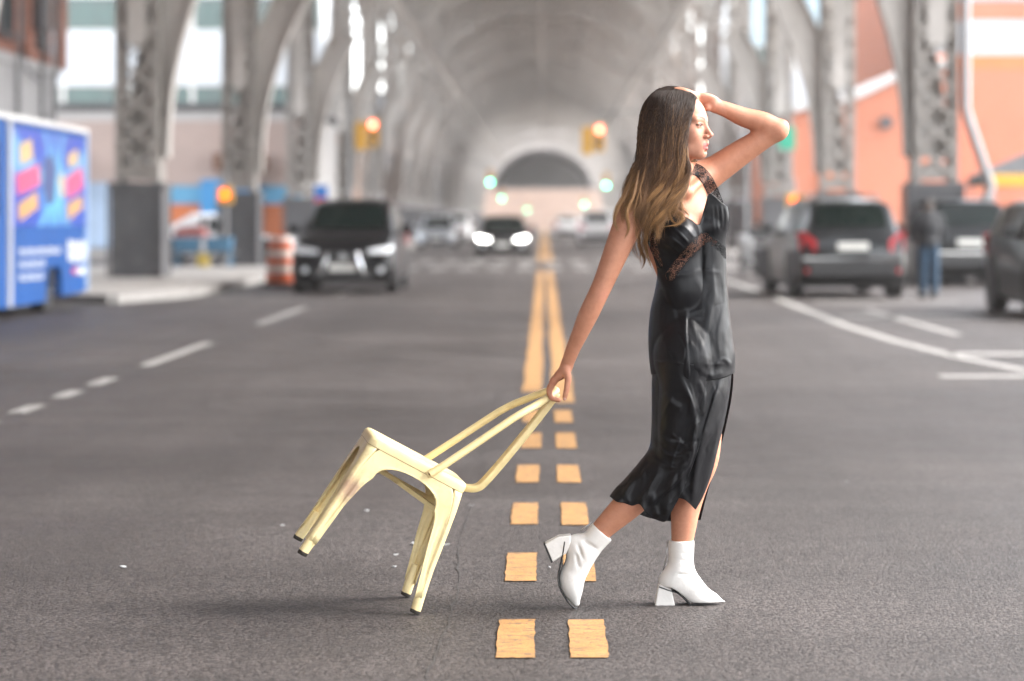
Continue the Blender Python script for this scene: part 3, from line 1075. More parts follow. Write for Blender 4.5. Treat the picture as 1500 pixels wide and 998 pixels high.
    # front: grille, bumper, lamps
    MB().box(-.42 * hw, .42 * hw, -L2 - .015, -L2 + .1, 0.545, 0.575).build('grille_bar', M_CHROME, e, bevel=.01)
    MB().box(-.62 * hw, .62 * hw, -L2 - .005, -L2 + .15, 0.30, 0.44).build('lower_grille', M_PLASTIC, e, bevel=.01)
    for k in range(3):
        MB().box(-.56 * hw, .56 * hw, -L2 + .0 - .0, -L2 + .16, fz - .20 + k * .055, fz - .17 + k * .055).build('grille_slat', M_PLASTIC, e)
    for sgn in (-1, 1):
        q = [(sgn * .48 * hw, -L2 - .01, fz - .10), (sgn * .86 * hw, -L2 + .045, fz - .08), (sgn * .96 * hw, -L2 + .20, fz + .02), (sgn * .90 * hw, -L2 + .13, fz + .06), (sgn * .48 * hw, -L2 + .0, fz - .02)]
        qb = [(p[0] * .985, p[1] + .12, p[2]) for p in q]
        MB().add(q + qb, [(0, 1, 2, 3, 4), (9, 8, 7, 6, 5), (0, 5, 6, 1), (1, 6, 7, 2), (2, 7, 8, 3), (3, 8, 9, 4), (4, 9, 5, 0)]).build('headlight', M_LAMP_ON if lit else M_LAMP, e)
        MB().lathe([(0.05, -.03), (0.07, 0.0), (0.06, 0.05)], 12, (sgn * .72 * hw, -L2 + .02, 0.42), 'y').build('fog_lamp', M_LAMP, e, smooth=35)
        # mirrors
        mz = st[4][2] + .10
        MB().box(sgn * hw * .97 - .02, sgn * hw * .97 + sgn * .0 + .02, -L2 + 1.62, -L2 + 1.70, mz - .02, mz + .03).box(min(sgn * hw, sgn * (hw + .2)), max(sgn * hw, sgn * (hw + .2)), -L2 + 1.58, -L2 + 1.70, mz - .02, mz + .14).build('mirror', paint, e, bevel=.03)
        # rear lamps
        rz = st[9][2]
        q = [(sgn * .66 * hw, L2 + .035, rz - .22), (sgn * .95 * hw, L2 - .06, rz - .20), (sgn * 1.0 * hw, L2 - .20, rz + .10), (sgn * .88 * hw, L2 - .06, rz + .12), (sgn * .66 * hw, L2 + .0, rz - .04)]
        qb = [(p[0] * .98, p[1] - .14, p[2]) for p in q]
        MB().add(q + qb, [(4, 3, 2, 1, 0), (5, 6, 7, 8, 9), (1, 6, 5, 0), (2, 7, 6, 1), (3, 8, 7, 2), (4, 9, 8, 3), (0, 5, 9, 4)]).build('tail_lamp', M_TAIL, e)
        MB().box(sgn * .78 * hw - .07, sgn * .78 * hw + .07, L2 - .06, L2 + .012, 0.42, 0.50).build('reflector', M_TAIL, e)
    MB().box(-.80 * hw, .80 * hw, L2 - .2, L2 + .03, 0.36, 0.60).build('rear_bumper', M_PLASTIC, e, bevel=.03)
    MB().box(-.26, .26, L2 - .02, L2 + .045, 0.80 if suv else 0.66, 0.93 if suv else 0.80).build('number_plate', M_PLATE, e)
    MB().box(-.24, .24, -L2 - .04, -L2 + .02, 0.40, 0.52).build('number_plate', M_PLATE, e)
    MB().box(-.9 * hw, .9 * hw, L2 - .15, L2 + .02, 0.64, 0.68).build('bumper_trim', M_CHROME if plate_white else M_PLASTIC, e)
    if rack:
        for sgn in (-1, 1):
            MB().tube([(sgn * .60 * hw, -L2 + 2.2, h + .0), (sgn * .60 * hw, -L2 + 2.3, h + .06), (sgn * .60 * hw, L2 - .9, h + .06), (sgn * .60 * hw, L2 - .8, h)], .02, 6).build('roof_rail', M_CHROME, e, smooth=40)
    if bull:
        for sgn in (-1, 1):
            MB().tube([(sgn * .30 * hw + sgn * .14, -L2 - .02, 0.30), (sgn * .30 * hw + sgn * .10, -L2 - .10, 0.36), (sgn * .30 * hw, -L2 - .12, 0.62), (sgn * .28 * hw, -L2 - .08, 0.72)], .035, 8).build('push_bar', M_CHROME, e, smooth=40)
        MB().box(-.55 * hw, .55 * hw, -L2 - .10, -L2 + .05, 0.26, 0.32).build('push_bar_foot', M_PLASTIC, e, bevel=.01)
        MB().lathe([(0.085, -.02), (0.085, .015), (.06, .02)], 16, (0, -L2 + .03, 0.66), 'y').build('badge', M_CHROME, e, smooth=40)
    r = 0.36 if suv else 0.33
    for (x, sd) in ((-hw + .10, -1), (hw - .10, 1)):
        for y in (-L2 + .88, L2 - .86):
            make_wheel(e, x, y, r, sd)
            arch = MB()
            pts = [(sd * (hw * .985) - 0, y + math.cos(a) * (r + .07), r + math.sin(a) * (r + .07)) for a in np.linspace(-.1, PI + .1, 13)]
            arch.tube(pts, .035, 6).build('wheel_arch', M_PLASTIC, e, smooth=40)
            MB().lathe([(r + .05, -.06), (r + .05, .06)], 20, (sd * (hw - .05), y, r), 'x').build('wheel_well', M_PLASTIC, e)
    MB().box(-hw * .9, hw * .9, -L2 + .3, L2 - .3, .17, .3).build('underbody', M_PLASTIC, e)
    return e


make_car('sport_utility_car', 'black SUV with push bar driving towards the camera on the left', (-3.55, 44.9, 0), 1, M_CARBLACK, bull=True, W=1.86)
make_car('oncoming_car', 'dark car with both headlights lit far down the road', (-1.42, 84.5, 0), 1, M_CARBLACK, suv=False, lit=True, H=1.45, Lg=4.5)
make_car('sport_utility_car', 'dark grey SUV seen from behind on the right', (5.02, 42.5, 0), PI + R(3), M_CARGREY, W=1.86, rack=True)
make_car('sport_utility_car', 'charcoal SUV parked behind the standing man', (8.35, 49.6, 0), -1, M_CARDK, W=1.88, H=1.72, rack=True)
make_car('parked_car', 'charcoal car cut off by the right edge', (7.35, 33.4, 0), 1, M_CARDK, suv=True, H=1.60, Lg=4.5)
make_car('parked_car', 'white car standing in the cross street behind the left columns', (-9.6, 72.0, 0), PI / 2, M_CARWHITE, suv=False, H=1.5)
make_car('parked_car', 'silver car parked far back left of the oncoming car', (-4.9, 112, 0), 1, M_CARSILVER, suv=False, H=1.48)
make_car('parked_car', 'white SUV parked beyond the black SUV', (-5.0, 138, 0), 1, M_CARWHITE, H=1.7)
make_car('parked_car', 'white SUV in the far right lane beyond the crossing', (2.6, 120, 0), -1, M_CARWHITE, H=1.75)
make_car('parked_car', 'silver car in the far right lane behind the woman', (5.2, 104, 0), -1, M_CARSILVER, H=1.7)
make_car('parked_car', 'distant white car near the yellow line beyond the crossing', (1.6, 165, 0), -1, M_CARWHITE, H=1.6)


# ------------------------------------------------------------------ the blue truck
def wrap_mat():
    m = mat('truck_wrap_print', (0.05, 0.2, 0.6), 0.35, var=0.0)
    N, L, b = nodes_of(m)
    tc = N.new('ShaderNodeTexCoord')
    mp = N.new('ShaderNodeMapping')
    mp.inputs['Location'].default_value = (0, -7.9, -1.75)
    L.new(tc.outputs['Object'], mp.inputs['Vector'])
    sp = N.new('ShaderNodeSeparateXYZ')
    L.new(mp.outputs[0], sp.inputs[0])
    gr = N.new('ShaderNodeVectorMath')
    gr.operation = 'LENGTH'
    cb = N.new('ShaderNodeCombineXYZ')
    L.new(math2(N, L, 'MULTIPLY', sp.outputs[1], 0.55), cb.inputs[1])
    L.new(sp.outputs[2], cb.inputs[2])
    L.new(cb.outputs[0], gr.inputs[0])
    dist = math2(N, L, 'ADD', gr.outputs['Value'], math2(N, L, 'MULTIPLY', noise(N, L, tc.outputs['Object'], 2.2, 4), 0.7))
    c = ramp(N, L, dist, 0.45, (0.10, 0.42, 0.60), 1.25, (0.010, 0.055, 0.33))
    an = math2(N, L, 'ARCTAN2', sp.outputs[2], sp.outputs[1])
    rays = ramp(N, L, math2(N, L, 'SINE', math2(N, L, 'MULTIPLY', an, 9.0)), 0.4, 0.0, 0.9, 0.55)
    c = mixc(N, L, rays, c, (0.14, 0.44, 0.58))
    L.new(c, b.inputs['Base Color'])
    return m


M_WRAP = wrap_mat()
M_TBLUE = mat('truck_blue_paint', (0.003, 0.062, 0.235), 0.5, spec=0.3, var=0.08, scale=1.0)
M_PRINT_P = mat('pink_print', (0.50, 0.07, 0.16), 0.4, var=0.15, scale=2)
M_PRINT_Y = mat('yellow_print', (0.48, 0.33, 0.16), 0.4, var=0.2, scale=2)
M_PRINT_O = mat('amber_print', (0.45, 0.25, 0.10), 0.4, var=0.2, scale=2)
M_PRINT_W = mat('white_print', (0.66, 0.68, 0.72), 0.4, var=0.05)
M_PRINT_D = mat('navy_print', (0.03, 0.06, 0.17), 0.4, var=0.2, scale=3)
tr = empty('food_truck', (-7.0, 26.6, 0))
tag(tr, 'blue food truck with bright printed sides at the left edge', 'truck')
TW, TL, TZ0, TZ1 = 2.2, 10.3, 0.30, 2.62
MB().box(-TW, 0, 0, TL, 0.62, TZ1).build('body', M_TBLUE, tr, bevel=0.04)
sk = MB()
sk.prism([(0, 0.16), (7.35, 0.16), (7.45, 0.5), (7.62, 0.74), (7.95, 0.86), (8.3, 0.74), (8.45, 0.5), (8.5, 0.2), (TL, 0.22), (TL, 0.9), (0, 0.9)], -0.12, 0.004, 'yz')
sk.build('side_skirt', M_TBLUE, tr)
MB().box(-TW, -TW + .1, 0, TL, .2, .66).build('side_skirt', M_TBLUE, tr)
MB().box(0.004, 0.016, 5.05, TL - .12, 1.22, TZ1 - .08).build('printed_panel', M_WRAP, tr)
MB().box(0.004, 0.05, 4.90, 5.0, 0.17, TZ1 + .05).build('corner_trim', M_WHITE, tr)
MB().box(-TW - .03, 0.04, -.03, TL + .03, TZ1, TZ1 + .07).build('roof_trim', M_WHITE, tr)
MB().box(0.0, 0.04, TL - .10, TL + .035, 0.25, TZ1).build('corner_trim', mat('pale_blue_trim', (0.30, 0.42, 0.62), 0.4), tr)
MB().box(0.004, 0.03, 1.6, 4.3, 1.35, 2.3).build('serving_window', M_CARGLASS, tr)


def print_shape(nm, pts, m, x=0.020):
    """flat print on the truck side: pts in (y along the truck, z)"""
    q = [(x, p[0], p[1]) for p in pts] + [(x - 0.003, p[0], p[1]) for p in pts]
    k = len(pts)
    MB().add(q, [tuple(range(k)), tuple(reversed(range(k, 2 * k)))] + [(i, k + i, k + (i + 1) % k, (i + 1) % k) for i in range(k)]).build(nm, m, tr)


def tp(px, py):
    """photo pixel -> (y, z) on the truck's street side"""
    D = 7.0 * FPX / (VPX - px)
    return (D - 26.6, CAM_H - (py - VPY) / FPX * D)


for pts, m in (([(26, 213), (44, 203), (47, 232), (28, 241)], M_PRINT_Y), ([(21, 256), (55, 240), (57, 270), (24, 287)], M_PRINT_P),
               ([(24, 300), (52, 280), (54, 305), (26, 325)], M_PRINT_O), ([(97, 228), (111, 218), (113, 238), (99, 246)], M_PRINT_Y),
               ([(94, 262), (118, 244), (120, 275), (97, 292)], M_PRINT_P), ([(96, 300), (118, 286), (119, 305), (98, 324)], M_PRINT_O),
               ([(62, 235), (74, 225), (81, 250), (78, 295), (68, 302), (60, 272)], M_PRINT_D), ([(84, 262), (90, 250), (92, 285), (87, 292)], M_PRINT_Y)):
    print_shape('print_block', [tp(*p) for p in pts], m)
# block letters of the wrap: inset pale strokes on the pink and amber blocks, rows of small capitals below
for (xa, xb, ya, n, h) in ((25, 52, 262, 3, 16), (98, 116, 266, 3, 16)):
    for i in range(n):
        x0 = xa + (xb - xa) * (i + .1) / n
        x1 = xa + (xb - xa) * (i + .75) / n
        yy = ya - 6 * i / n * 2
        print_shape('print_letter', [tp(x0, yy + h * .5), tp(x1, yy + h * .42), tp(x1, yy - h * .3), tp(x0, yy - h * .2)], M_PRINT_P, 0.024)
letter_rows = ((26, 88, 369, 12, 8.5), (26, 64, 388, 7, 8.5), (26, 62, 407, 7, 8.5))
for (xa, xb, yc, n, h) in letter_rows:
    for i in range(n):
        x0, x1 = xa + (xb - xa) * (i + .08) / n, xa + (xb - xa) * (i + .82) / n
        dy = -2.5 * i / n
        w = x1 - x0
        pat = i % 3
        print_shape('print_letter', [tp(x0, yc + h * .5 + dy), tp(x0 + w * .3, yc + h * .5 + dy), tp(x0 + w * .3, yc - h * .5 + dy), tp(x0, yc - h * .5 + dy)], M_PRINT_W)
        if pat != 1:
            print_shape('print_letter', [tp(x0 + w * .32, yc - h * .25 + dy), tp(x1, yc - h * .25 + dy), tp(x1, yc - h * .5 + dy), tp(x0 + w * .32, yc - h * .5 + dy)], M_PRINT_W)
        if pat != 0:
            print_shape('print_letter', [tp(x0 + w * .32, yc + h * .5 + dy), tp(x1, yc + h * .5 + dy), tp(x1, yc + h * .22 + dy), tp(x0 + w * .32, yc + h * .22 + dy)], M_PRINT_W)
        else:
            print_shape('print_letter', [tp(x0 + w * .7, yc + h * .5 + dy), tp(x1, yc + h * .5 + dy), tp(x1, yc - h * .22 + dy), tp(x0 + w * .7, yc - h * .22 + dy)], M_PRINT_W)
for (x0, x1, y0, y1) in ((98, 102, 352, 382), (104, 108, 353, 366), (104, 108, 370, 384), (110, 113, 354, 384), (115, 118, 352, 384), (120, 124, 353, 383), (112, 122, 392, 402)):
    print_shape('print_letter', [tp(x0, y1), tp(x1, y1), tp(x1, y0), tp(x0, y0)], M_PRINT_W)
print_shape('print_block', [tp(104, 402), tp(110, 401), tp(110, 392), tp(104, 393)], M_PRINT_P)
for y in (1.6, 7.95):
    make_wheel(tr, -0.20, y, 0.40, 1)
    make_wheel(tr, -TW + .2, y, 0.40, -1)
MB().box(-TW + .1, -.1, .2, TL - .2, .35, .62).build('chassis', M_PLASTIC, tr)

# ------------------------------------------------------------------ traffic signals
M_SIGY = mat('signal_yellow', (0.62, 0.33, 0.03), 0.5, var=0.08, scale=4)
M_DLENS = mat('dark_signal_lens', (0.05, 0.03, 0.02), 0.3)
M_RED_ON = mat('lit_red_lens', (0.9, 0.1, 0.05), 0.3, emit=(1.0, 0.15, 0.10), estr=2.6)
M_GRN_ON = mat('lit_green_lens', (0.05, 0.8, 0.5), 0.3, emit=(0.10, 0.75, 0.46), estr=4.0)
M_ORG_ON = mat('lit_orange_hand', (0.9, 0.3, 0.02), 0.3, emit=(1.0, 0.11, 0.01), estr=0.9)
M_POLE = mat('galvanised_pole', (0.22, 0.22, 0.225), 0.5, metal=0.4)


def signal(px, py, D, colour, label, arm_to):
    """three-lamp head (lit lamp at the given pixel) on an arm from the column side"""
    x, y, z = at(px, py, D)
    dz = {'red': 0, 'green': 0.56}[colour]
    e = empty('traffic_signal', (x, y, z + dz))
    tag(e, label, 'traffic light', 'traffic lights over the road')
    MB().box(-.17, .17, 0, .22, -.75, .20).build('housing', M_SIGY, e, bevel=.02)
    for i in range(3):
        lit = (i == 0 and colour == 'red') or (i == 2 and colour == 'green')
        MB().lathe([(0.0, -.035), (.08, -.03), (.105, -.004)], 16, (0, 0, -.28 * i), 'y').build('lens', (M_RED_ON if colour == 'red' else M_GRN_ON) if lit else M_DLENS, e, smooth=60)
        rows = []
        for a in np.linspace(0.1, PI - 0.1, 9):
            rows.append([(math.cos(a) * .125, -.004, math.sin(a) * .125 - .28 * i), (math.cos(a) * .125, -.2, math.sin(a) * .125 - .28 * i)])
        MB().grid(rows).build('visor', M_SIGY, e)
    if colour == 'red':                                       # the second head of the pair looks down the cross street
        MB().box(-.56, -.22, .02, .30, -.85, .10).build('side_housing', M_SIGY, e, bevel=.02)
        MB().box(-.60, -.565, .05, .27, -.80, .06).build('side_visor', M_SIGY, e)
        MB().box(-.22, -.17, .10, .18, -.45, -.35).build('bracket', M_POLE, e)
    MB().tube([(0, .11, .18), (0, .11, .55), (arm_to - x, .11, .85), (arm_to - x, .11, -(z + dz) + .02)], [.035, .035, .05, .08], 8).build('mast_arm', M_POLE, e, smooth=40)
    return e


signal(546, 183, 82.2, 'red', 'yellow traffic light showing red near the left columns', -6.6)
signal(878, 190, 82.2, 'red', 'yellow traffic light showing red over the middle of the road', 6.9)
signal(718, 267, 149, 'green', 'distant traffic light showing green, highest of those on the left', -6.6)
signal(888, 272, 149, 'green', 'distant traffic light showing green, highest of those on the right', 6.9)
signal(735, 291, 215, 'green', 'distant traffic light showing green, lower second one on the left', -6.6)
signal(856, 300, 215, 'green', 'distant traffic light showing green, lower second one on the right', 6.9)
signal(772, 308, 281, 'green', 'faint farthest traffic light showing green just above the oncoming car', -6.4)


def walk_signal(px, py, D, label, red=False):
    x, y, z = at(px, py, D)
    e = empty('pedestrian_signal', (x, y, 0))
    tag(e, label, 'crossing signal', 'crossing signals at the cross street')
    MB().box(-.2, .2, 0, .2, z - .25, z + .2).build('housing', M_SIGY, e, bevel=.02)
    MB().box(-.10, .07, -.02, -.003, z - .10, z + .02).box(-.10, -.07, -.02, -.003, z + .02, z + .10).box(-.055, -.025, -.02, -.003, z + .02, z + .13).box(-.01, .02, -.02, -.003, z + .02, z + .13).box(.035, .065, -.02, -.003, z + .02, z + .11).box(.07, .13, -.02, -.003, z - .04, z + .0).build('lit_hand', M_RED_ON if red else M_ORG_ON, e)
    MB().tube([(0.0, .3, 0), (0.0, .3, z + .6)], .05, 8).build('pole', M_POLE, e, smooth=40)
    MB().box(-.03, .03, .18, .3, z - .05, z + .05).build('bracket', M_POLE, e)


walk_signal(329, 285, 62.4, 'pedestrian signal with lit orange hand beside the second left column')
walk_signal(1164, 296, 62.4, 'pedestrian signal with lit orange hand left of the grey SUV')


def street_sign(name, label, px, py, D, w, h, m, m2=None):
    x, y, z = at(px, py, D)
    e = empty(name, (x, y, 0))
    tag(e, label, 'sign')
    MB().box(-w / 2, w / 2, 0, .03, z - h / 2, z + h / 2).build('plate', m, e, bevel=.01)
    if m2:
        MB().box(-w / 2 + .02, w / 2 - .02, -.01, -.003, z - h / 2 + .03, z - h / 2 + .03 + h * .3).build('lower_panel', m2, e)
    MB().tube([(0, .08, 0), (0, .08, z + h / 2)], .03, 8).build('post', M_POLE, e, smooth=40)


street_sign('street_sign', 'green street sign behind the raised elbow', 1153, 203, 81, .55, .75, mat('green_sign', (0.02, 0.36, 0.22), 0.4))
street_sign('parking_sign', 'small blue and red sign above the black SUV roof', 470, 286, 61, .34, .5, mat('blue_sign', (0.03, 0.2, 0.62), 0.4), mat('red_sign', (0.55, 0.03, 0.05), 0.4))

# ------------------------------------------------------------------ traffic barrel
M_BORG = mat('barrel_orange', (0.62, 0.10, 0.02), 0.5, var=0.1, scale=4)
M_BWHT = mat('barrel_white_band', (0.7, 0.62, 0.56), 0.5, var=0.08, scale=6)
x, y, z = at(411, 419, 47.5)
e = empty('traffic_barrel', (x, y, 0))
tag(e, 'orange and white traffic barrel beside the black SUV', 'barrel')
z0 = 0.0
MB().lathe([(.40, 0), (.40, .06), (.30, .08)], 20).build('base', M_RUBBER, e, smooth=35)
for i, (za, zb, ra, rb) in enumerate(((.08, .27, .295, .285), (.27, .42, .285, .275), (.42, .57, .27, .262), (.57, .72, .262, .252), (.72, .88, .245, .235), (.88, .98, .235, .21))):
    MB().lathe([(ra, za), (ra, za + .01), (rb, zb - .001)], 20).build('band', M_BORG if i % 2 == 0 else M_BWHT, e, smooth=35)
MB().box(-.09, .09, -.03, .03, .97, 1.04).build('handle', M_BORG, e, bevel=.01)

# ------------------------------------------------------------------ vendor's cart by the second column
x, y, z = at(318, 394, 62.6)
e = empty('vendor_cart', (x, 60.2, 0.13))
tag(e, 'small street cart with blue bins and red cover beside the second left column', 'cart')
M_BIN = mat('blue_plastic', (0.06, 0.17, 0.28), 0.5, var=0.15, scale=3)
M_REDC = mat('faded_red_cloth', (0.30, 0.09, 0.085), 0.8, var=0.2, scale=4)
for xx in (-.42, .38):
    MB().prism([(xx - .28, .38), (xx + .28, .38), (xx + .34, .74), (xx - .34, .74)], -.3, .3).build('bin', M_BIN, e, bevel=.02)
MB().prism([(-.74, .76), (.1, .76), (.0, .96), (-.2, 1.02), (-.62, .98)], -.36, .36).build('cover', M_REDC, e, bevel=.03)
MB().box(-.14, .12, -.3, .25, .02, .36).build('crate', mat('yellow_plastic', (0.55, 0.40, 0.08), 0.5), e, bevel=.02)
MB().box(-.8, .8, -.32, .32, .34, .375).build('shelf', M_PIPE, e)
for xx in (-.66, .66):
    for yy in (-.28, .28):
        MB().tube([(xx, yy, .0), (xx, yy, .36)], .03, 8).build('leg', M_BIN, e, smooth=40)

# ------------------------------------------------------------------ scooter left of the grey SUV
def scooter(loc, label, paint, rz):
    e = empty('motor_scooter', loc, rz)
    tag(e, label, 'scooter', 'scooters parked by the right columns')
    for y in (-.62, .60):
        w = MB().lathe([(.13, -.045), (.23, -.05), (.25, -.03), (.25, .03), (.23, .05), (.13, .045)], 20, (0, 0, 0), 'x').build('wheel', M_RUBBER, e, smooth=35, loc=(0, y, .25))
        MB().lathe([(.14, -.03), (.14, .03)], 12, (0, 0, 0), 'x').build('rim', M_RIM, w)
    MB().prism([(.15, .32), (.72, .36), (.85, .62), (.75, .74), (.1, .72), (.05, .5)], -.16, .16, 'yz').build('rear_body', paint, e, bevel=.05)
    MB().prism([(-.35, .24), (.2, .24), (.2, .34), (-.35, .34)], -.17, .17, 'yz').build('footboard', M_PLASTIC, e, bevel=.02)
    MB().prism([(-.36, .28), (-.44, .3), (-.60, .95), (-.5, .98)], -.2, .2, 'yz').build('leg_shield', paint, e, bevel=.03)
    MB().prism([(.0, .74), (.78, .75), (.8, .83), (.5, .86), (.0, .82)], -.14, .14, 'yz').build('seat', M_PLASTIC, e, bevel=.03)
    MB().tube([(-.34, -.50, 1.06), (-.2, -.56, 1.04), (0, -.56, 1.0), (.2, -.56, 1.04), (.34, -.50, 1.06)], .025, 8).build('handlebar', M_PLASTIC, e, smooth=40)
    MB().tube([(0, -.62, .25), (0, -.52, 1.0)], .035, 8).build('fork', M_POLE, e, smooth=40)
    MB().lathe([(.02, -.06), (.09, -.03), (.09, .05)], 14, (0, -.62, .86), 'y').build('headlamp', M_LAMP, e, smooth=40)
    MB().box(-.17, .17, .72, 1.02, .88, 1.14).build('top_box', M_PLASTIC, e, bevel=.03)
    MB().lathe([(.06, -.02), (.06, .02)], 12, (0, .87, .6), 'y').build('tail_lamp', M_TAIL, e)
    for sgn in (-1, 1):
        MB().tube([(sgn * .25, -.5, 1.05), (sgn * .30, -.48, 1.22)], .008, 6).tube([(sgn * .30, -.50, 1.22), (sgn * .30, -.46, 1.22)], .055, 10).build('mirror', M_PLASTIC, e, smooth=40)


x, y, z = at(1122, 395, 55)
scooter((x, 54, 0), 'dark scooter with red tail lamp parked left of the grey SUV', M_CARDK, 0.25)
scooter((x - .15, 57.5, 0), 'white scooter standing behind the dark scooter by the right columns', M_CARWHITE, -0.3)

# ------------------------------------------------------------------ black canopy with yellow valance at the right edge
x, y, z = at(1490, 300, 60)
e = empty('market_canopy', (x + 0.4, 58.5, 0.13))
tag(e, 'black market canopy with yellow edge at the right side', 'canopy')
MB().add([(-1.6, -1.6, 2.25), (1.6, -1.6, 2.25), (1.6, 1.6, 2.25), (-1.6, 1.6, 2.25), (0, 0, 3.0)], [(0, 1, 4), (1, 2, 4), (2, 3, 4), (3, 0, 4)]).build('roof_cloth', M_PLASTIC, e)
for (xa, ya, xb, yb) in ((-1.6, -1.6, 1.6, -1.6), (-1.6, 1.6, 1.6, 1.6), (-1.6, -1.59, -1.6, 1.59), (1.6, -1.59, 1.6, 1.59)):
    MB().bar((xa, ya, 2.12), (xb, yb, 2.12), .02, .26).build('valance', M_SIGY if ya == yb else M_PLASTIC, e)
for xx in (-1.55, 1.55):
    for yy in (-1.55, 1.55):
        MB().tube([(xx, yy, 0), (xx, yy, 2.25)], .03, 8).build('pole', M_POLE, e, smooth=40)
# drain pipe on the first right column
x, y, z = at(1412, 300, 49)
pp = MB().tube([(x + .1, 49.4, 12.5), (x + .1, 49.4, 3.6), (x + .18, 49.4, 3.3), (x + .62, 49.4, 2.0), (x + .5, 49.4, 1.7), (x + .2, 49.4, .2)], .10, 12).build('downpipe', M_POLE, None, smooth=40)
tag(pp, 'pale bent downpipe beside the first right column', 'pipe')


# ================================================================== THE CHAIR
def chair_paint():
    m = mat('cream_chair_paint', (0.72, 0.58, 0.30), 0.38, var=0.0, spec=0.45)
    N, L, b = nodes_of(m)
    tc = N.new('ShaderNodeTexCoord')
    O = tc.outputs['Object']
    c = ramp(N, L, noise(N, L, O, 9, 5), 0.3, (0.74, 0.585, 0.285), 0.7, (0.80, 0.67, 0.37))
    # grime, chips down to the rusty steel, a reddish smear on the near front leg
    gr = ramp(N, L, noise(N, L, O, 24, 8, 0.72), 0.52, 0.0, 0.74, 0.45)
    c = mixc(N, L, gr, c, (0.42, 0.30, 0.14))
    ch = ramp(N, L, noise(N, L, O, 48, 8, 0.80), 0.665, 0.0, 0.69, 1.0)
    c = mixc(N, L, ch, c, (0.13, 0.065, 0.03))
    mp = N.new('ShaderNodeMapping')
    mp.inputs['Location'].default_value = (-0.388, -0.19, -0.265)
    L.new(O, mp.inputs['Vector'])
    vl = N.new('ShaderNodeVectorMath')
    vl.operation = 'LENGTH'
    L.new(mp.outputs[0], vl.inputs[0])
    dd = math2(N, L, 'ADD', vl.outputs['Value'], math2(N, L, 'MULTIPLY', noise(N, L, O, 40, 5), 0.05))
    sm = ramp(N, L, dd, 0.045, 0.75, 0.085, 0.0)
    c = mixc(N, L, sm, c, (0.30, 0.155, 0.12))
    L.new(c, b.inputs['Base Color'])
    bp = N.new('ShaderNodeBump')
    bp.inputs['Strength'].default_value = 0.12
    bp.inputs['Distance'].default_value = 0.003
    L.new(noise(N, L, O, 28, 5), bp.inputs['Height'])
    L.new(bp.outputs[0], b.inputs['Normal'])
    L.new(ramp(N, L, noise(N, L, O, 14, 5), 0.3, 0.28, 0.7, 0.5), b.inputs['Roughness'])
    return m


M_CHAIR = chair_paint()
M_FOOT = mat('rubber_foot', (0.03, 0.025, 0.02), 0.7)
M_RUST = mat('rusty_seam', (0.20, 0.085, 0.03), 0.8, var=0.3, scale=40)
TAU, PSI = R(28.5), R(8.0)
ch_m = Matrix(((-math.cos(PSI) * math.cos(TAU), math.sin(PSI), math.sin(TAU) * math.cos(PSI), -0.455),
               (-math.sin(PSI) * math.cos(TAU), -math.cos(PSI), math.sin(TAU) * math.sin(PSI), 8.20),
               (math.sin(TAU), 0, math.cos(TAU), 0.004), (0, 0, 0, 1)))
chair = empty('metal_chair')
chair.matrix_world = ch_m
tag(chair, 'worn cream yellow metal chair tipped back and dragged by the woman', 'chair')


def interp(tab, z):
    """piecewise linear table [(z, value)] sorted by z"""
    if z <= tab[0][0]:
        return tab[0][1]
    for (a, va), (b, vb) in zip(tab[:-1], tab[1:]):
        if z <= b:
            return va + (vb - va) * (z - a) / (b - a)
    return tab[-1][1]


RIMZ = 0.424
REAR_O = [(0, -.014), (.153, .012), (.37, .036), (RIMZ, .045)]
FRONT_O = [(0, .441), (.1, .430), (.25, .417), (RIMZ, .403)]
SIDE_O = [(0, .205), (.15, .198), (.37, .184), (RIMZ, .180)]
REAR_I = [(0, .018), (.03, .024), (.12, .046), (.217, .071), (.302, .089), (.340, .113)]
FRONT_I = [(0, .407), (.03, .404), (.07, .398), (.212, .378), (.302, .352), (.34, .332)]
SIDE_I = [(0, .172), (.03, .168), (.12, .148), (.217, .130), (.302, .112), (.34, .088)]


def panel_strip(inner_a, inner_b, outer_a, outer_b, top, n_leg=14, n_arch=14):
    """matching inner and outer curves of a sheet panel: up leg a, over the arch, down leg b (2-D: s, z)"""
    inn, out = [], []
    zs = np.linspace(0.05, 0.33, n_leg)
    for z in zs:
        inn.append((interp(inner_a, z), z))
        out.append((interp(outer_a, z * RIMZ / 0.37 if z < .33 else z * RIMZ / .37), z * 0.385 / 0.33))
    xa, xb = interp(inner_a, .33), interp(inner_b, .33)
    oa, ob = interp(outer_a, .385), interp(outer_b, .385)
    for i in range(1, n_arch):
        t = PI * i / n_arch
        mid, hw = (xa + xb) / 2, (xb - xa) / 2
        inn.append((mid - hw * math.cos(t), .33 + (top - .33) * math.sin(t) ** 0.85))
        u = i / n_arch
        # the outer line: up to the rim corner, along the rim, down again
        if u < .12:
            out.append((oa + (interp(outer_a, RIMZ) - oa) * u / .12, .385 + (RIMZ - .385) * u / .12))
        elif u > .88:
            w = (1 - u) / .12
            out.append((ob + (interp(outer_b, RIMZ) - ob) * w, .385 + (RIMZ - .385) * w))
        else:
            w = (u - .12) / .76
            out.append((interp(outer_a, RIMZ) + (interp(outer_b, RIMZ) - interp(outer_a, RIMZ)) * w, RIMZ))
    for z in zs[::-1]:
        inn.append((interp(inner_b, z), z))
        out.append((interp(outer_b, z), z * 0.385 / 0.33))
    # outer points of the legs follow the true outer edge at their own height
    out = [((interp(outer_a, q[1]) if k < n_leg else interp(outer_b, q[1])) if (k < n_leg or k >= n_leg + n_arch - 1) else q[0], q[1]) for k, q in enumerate(out)]
    return inn, out, n_leg


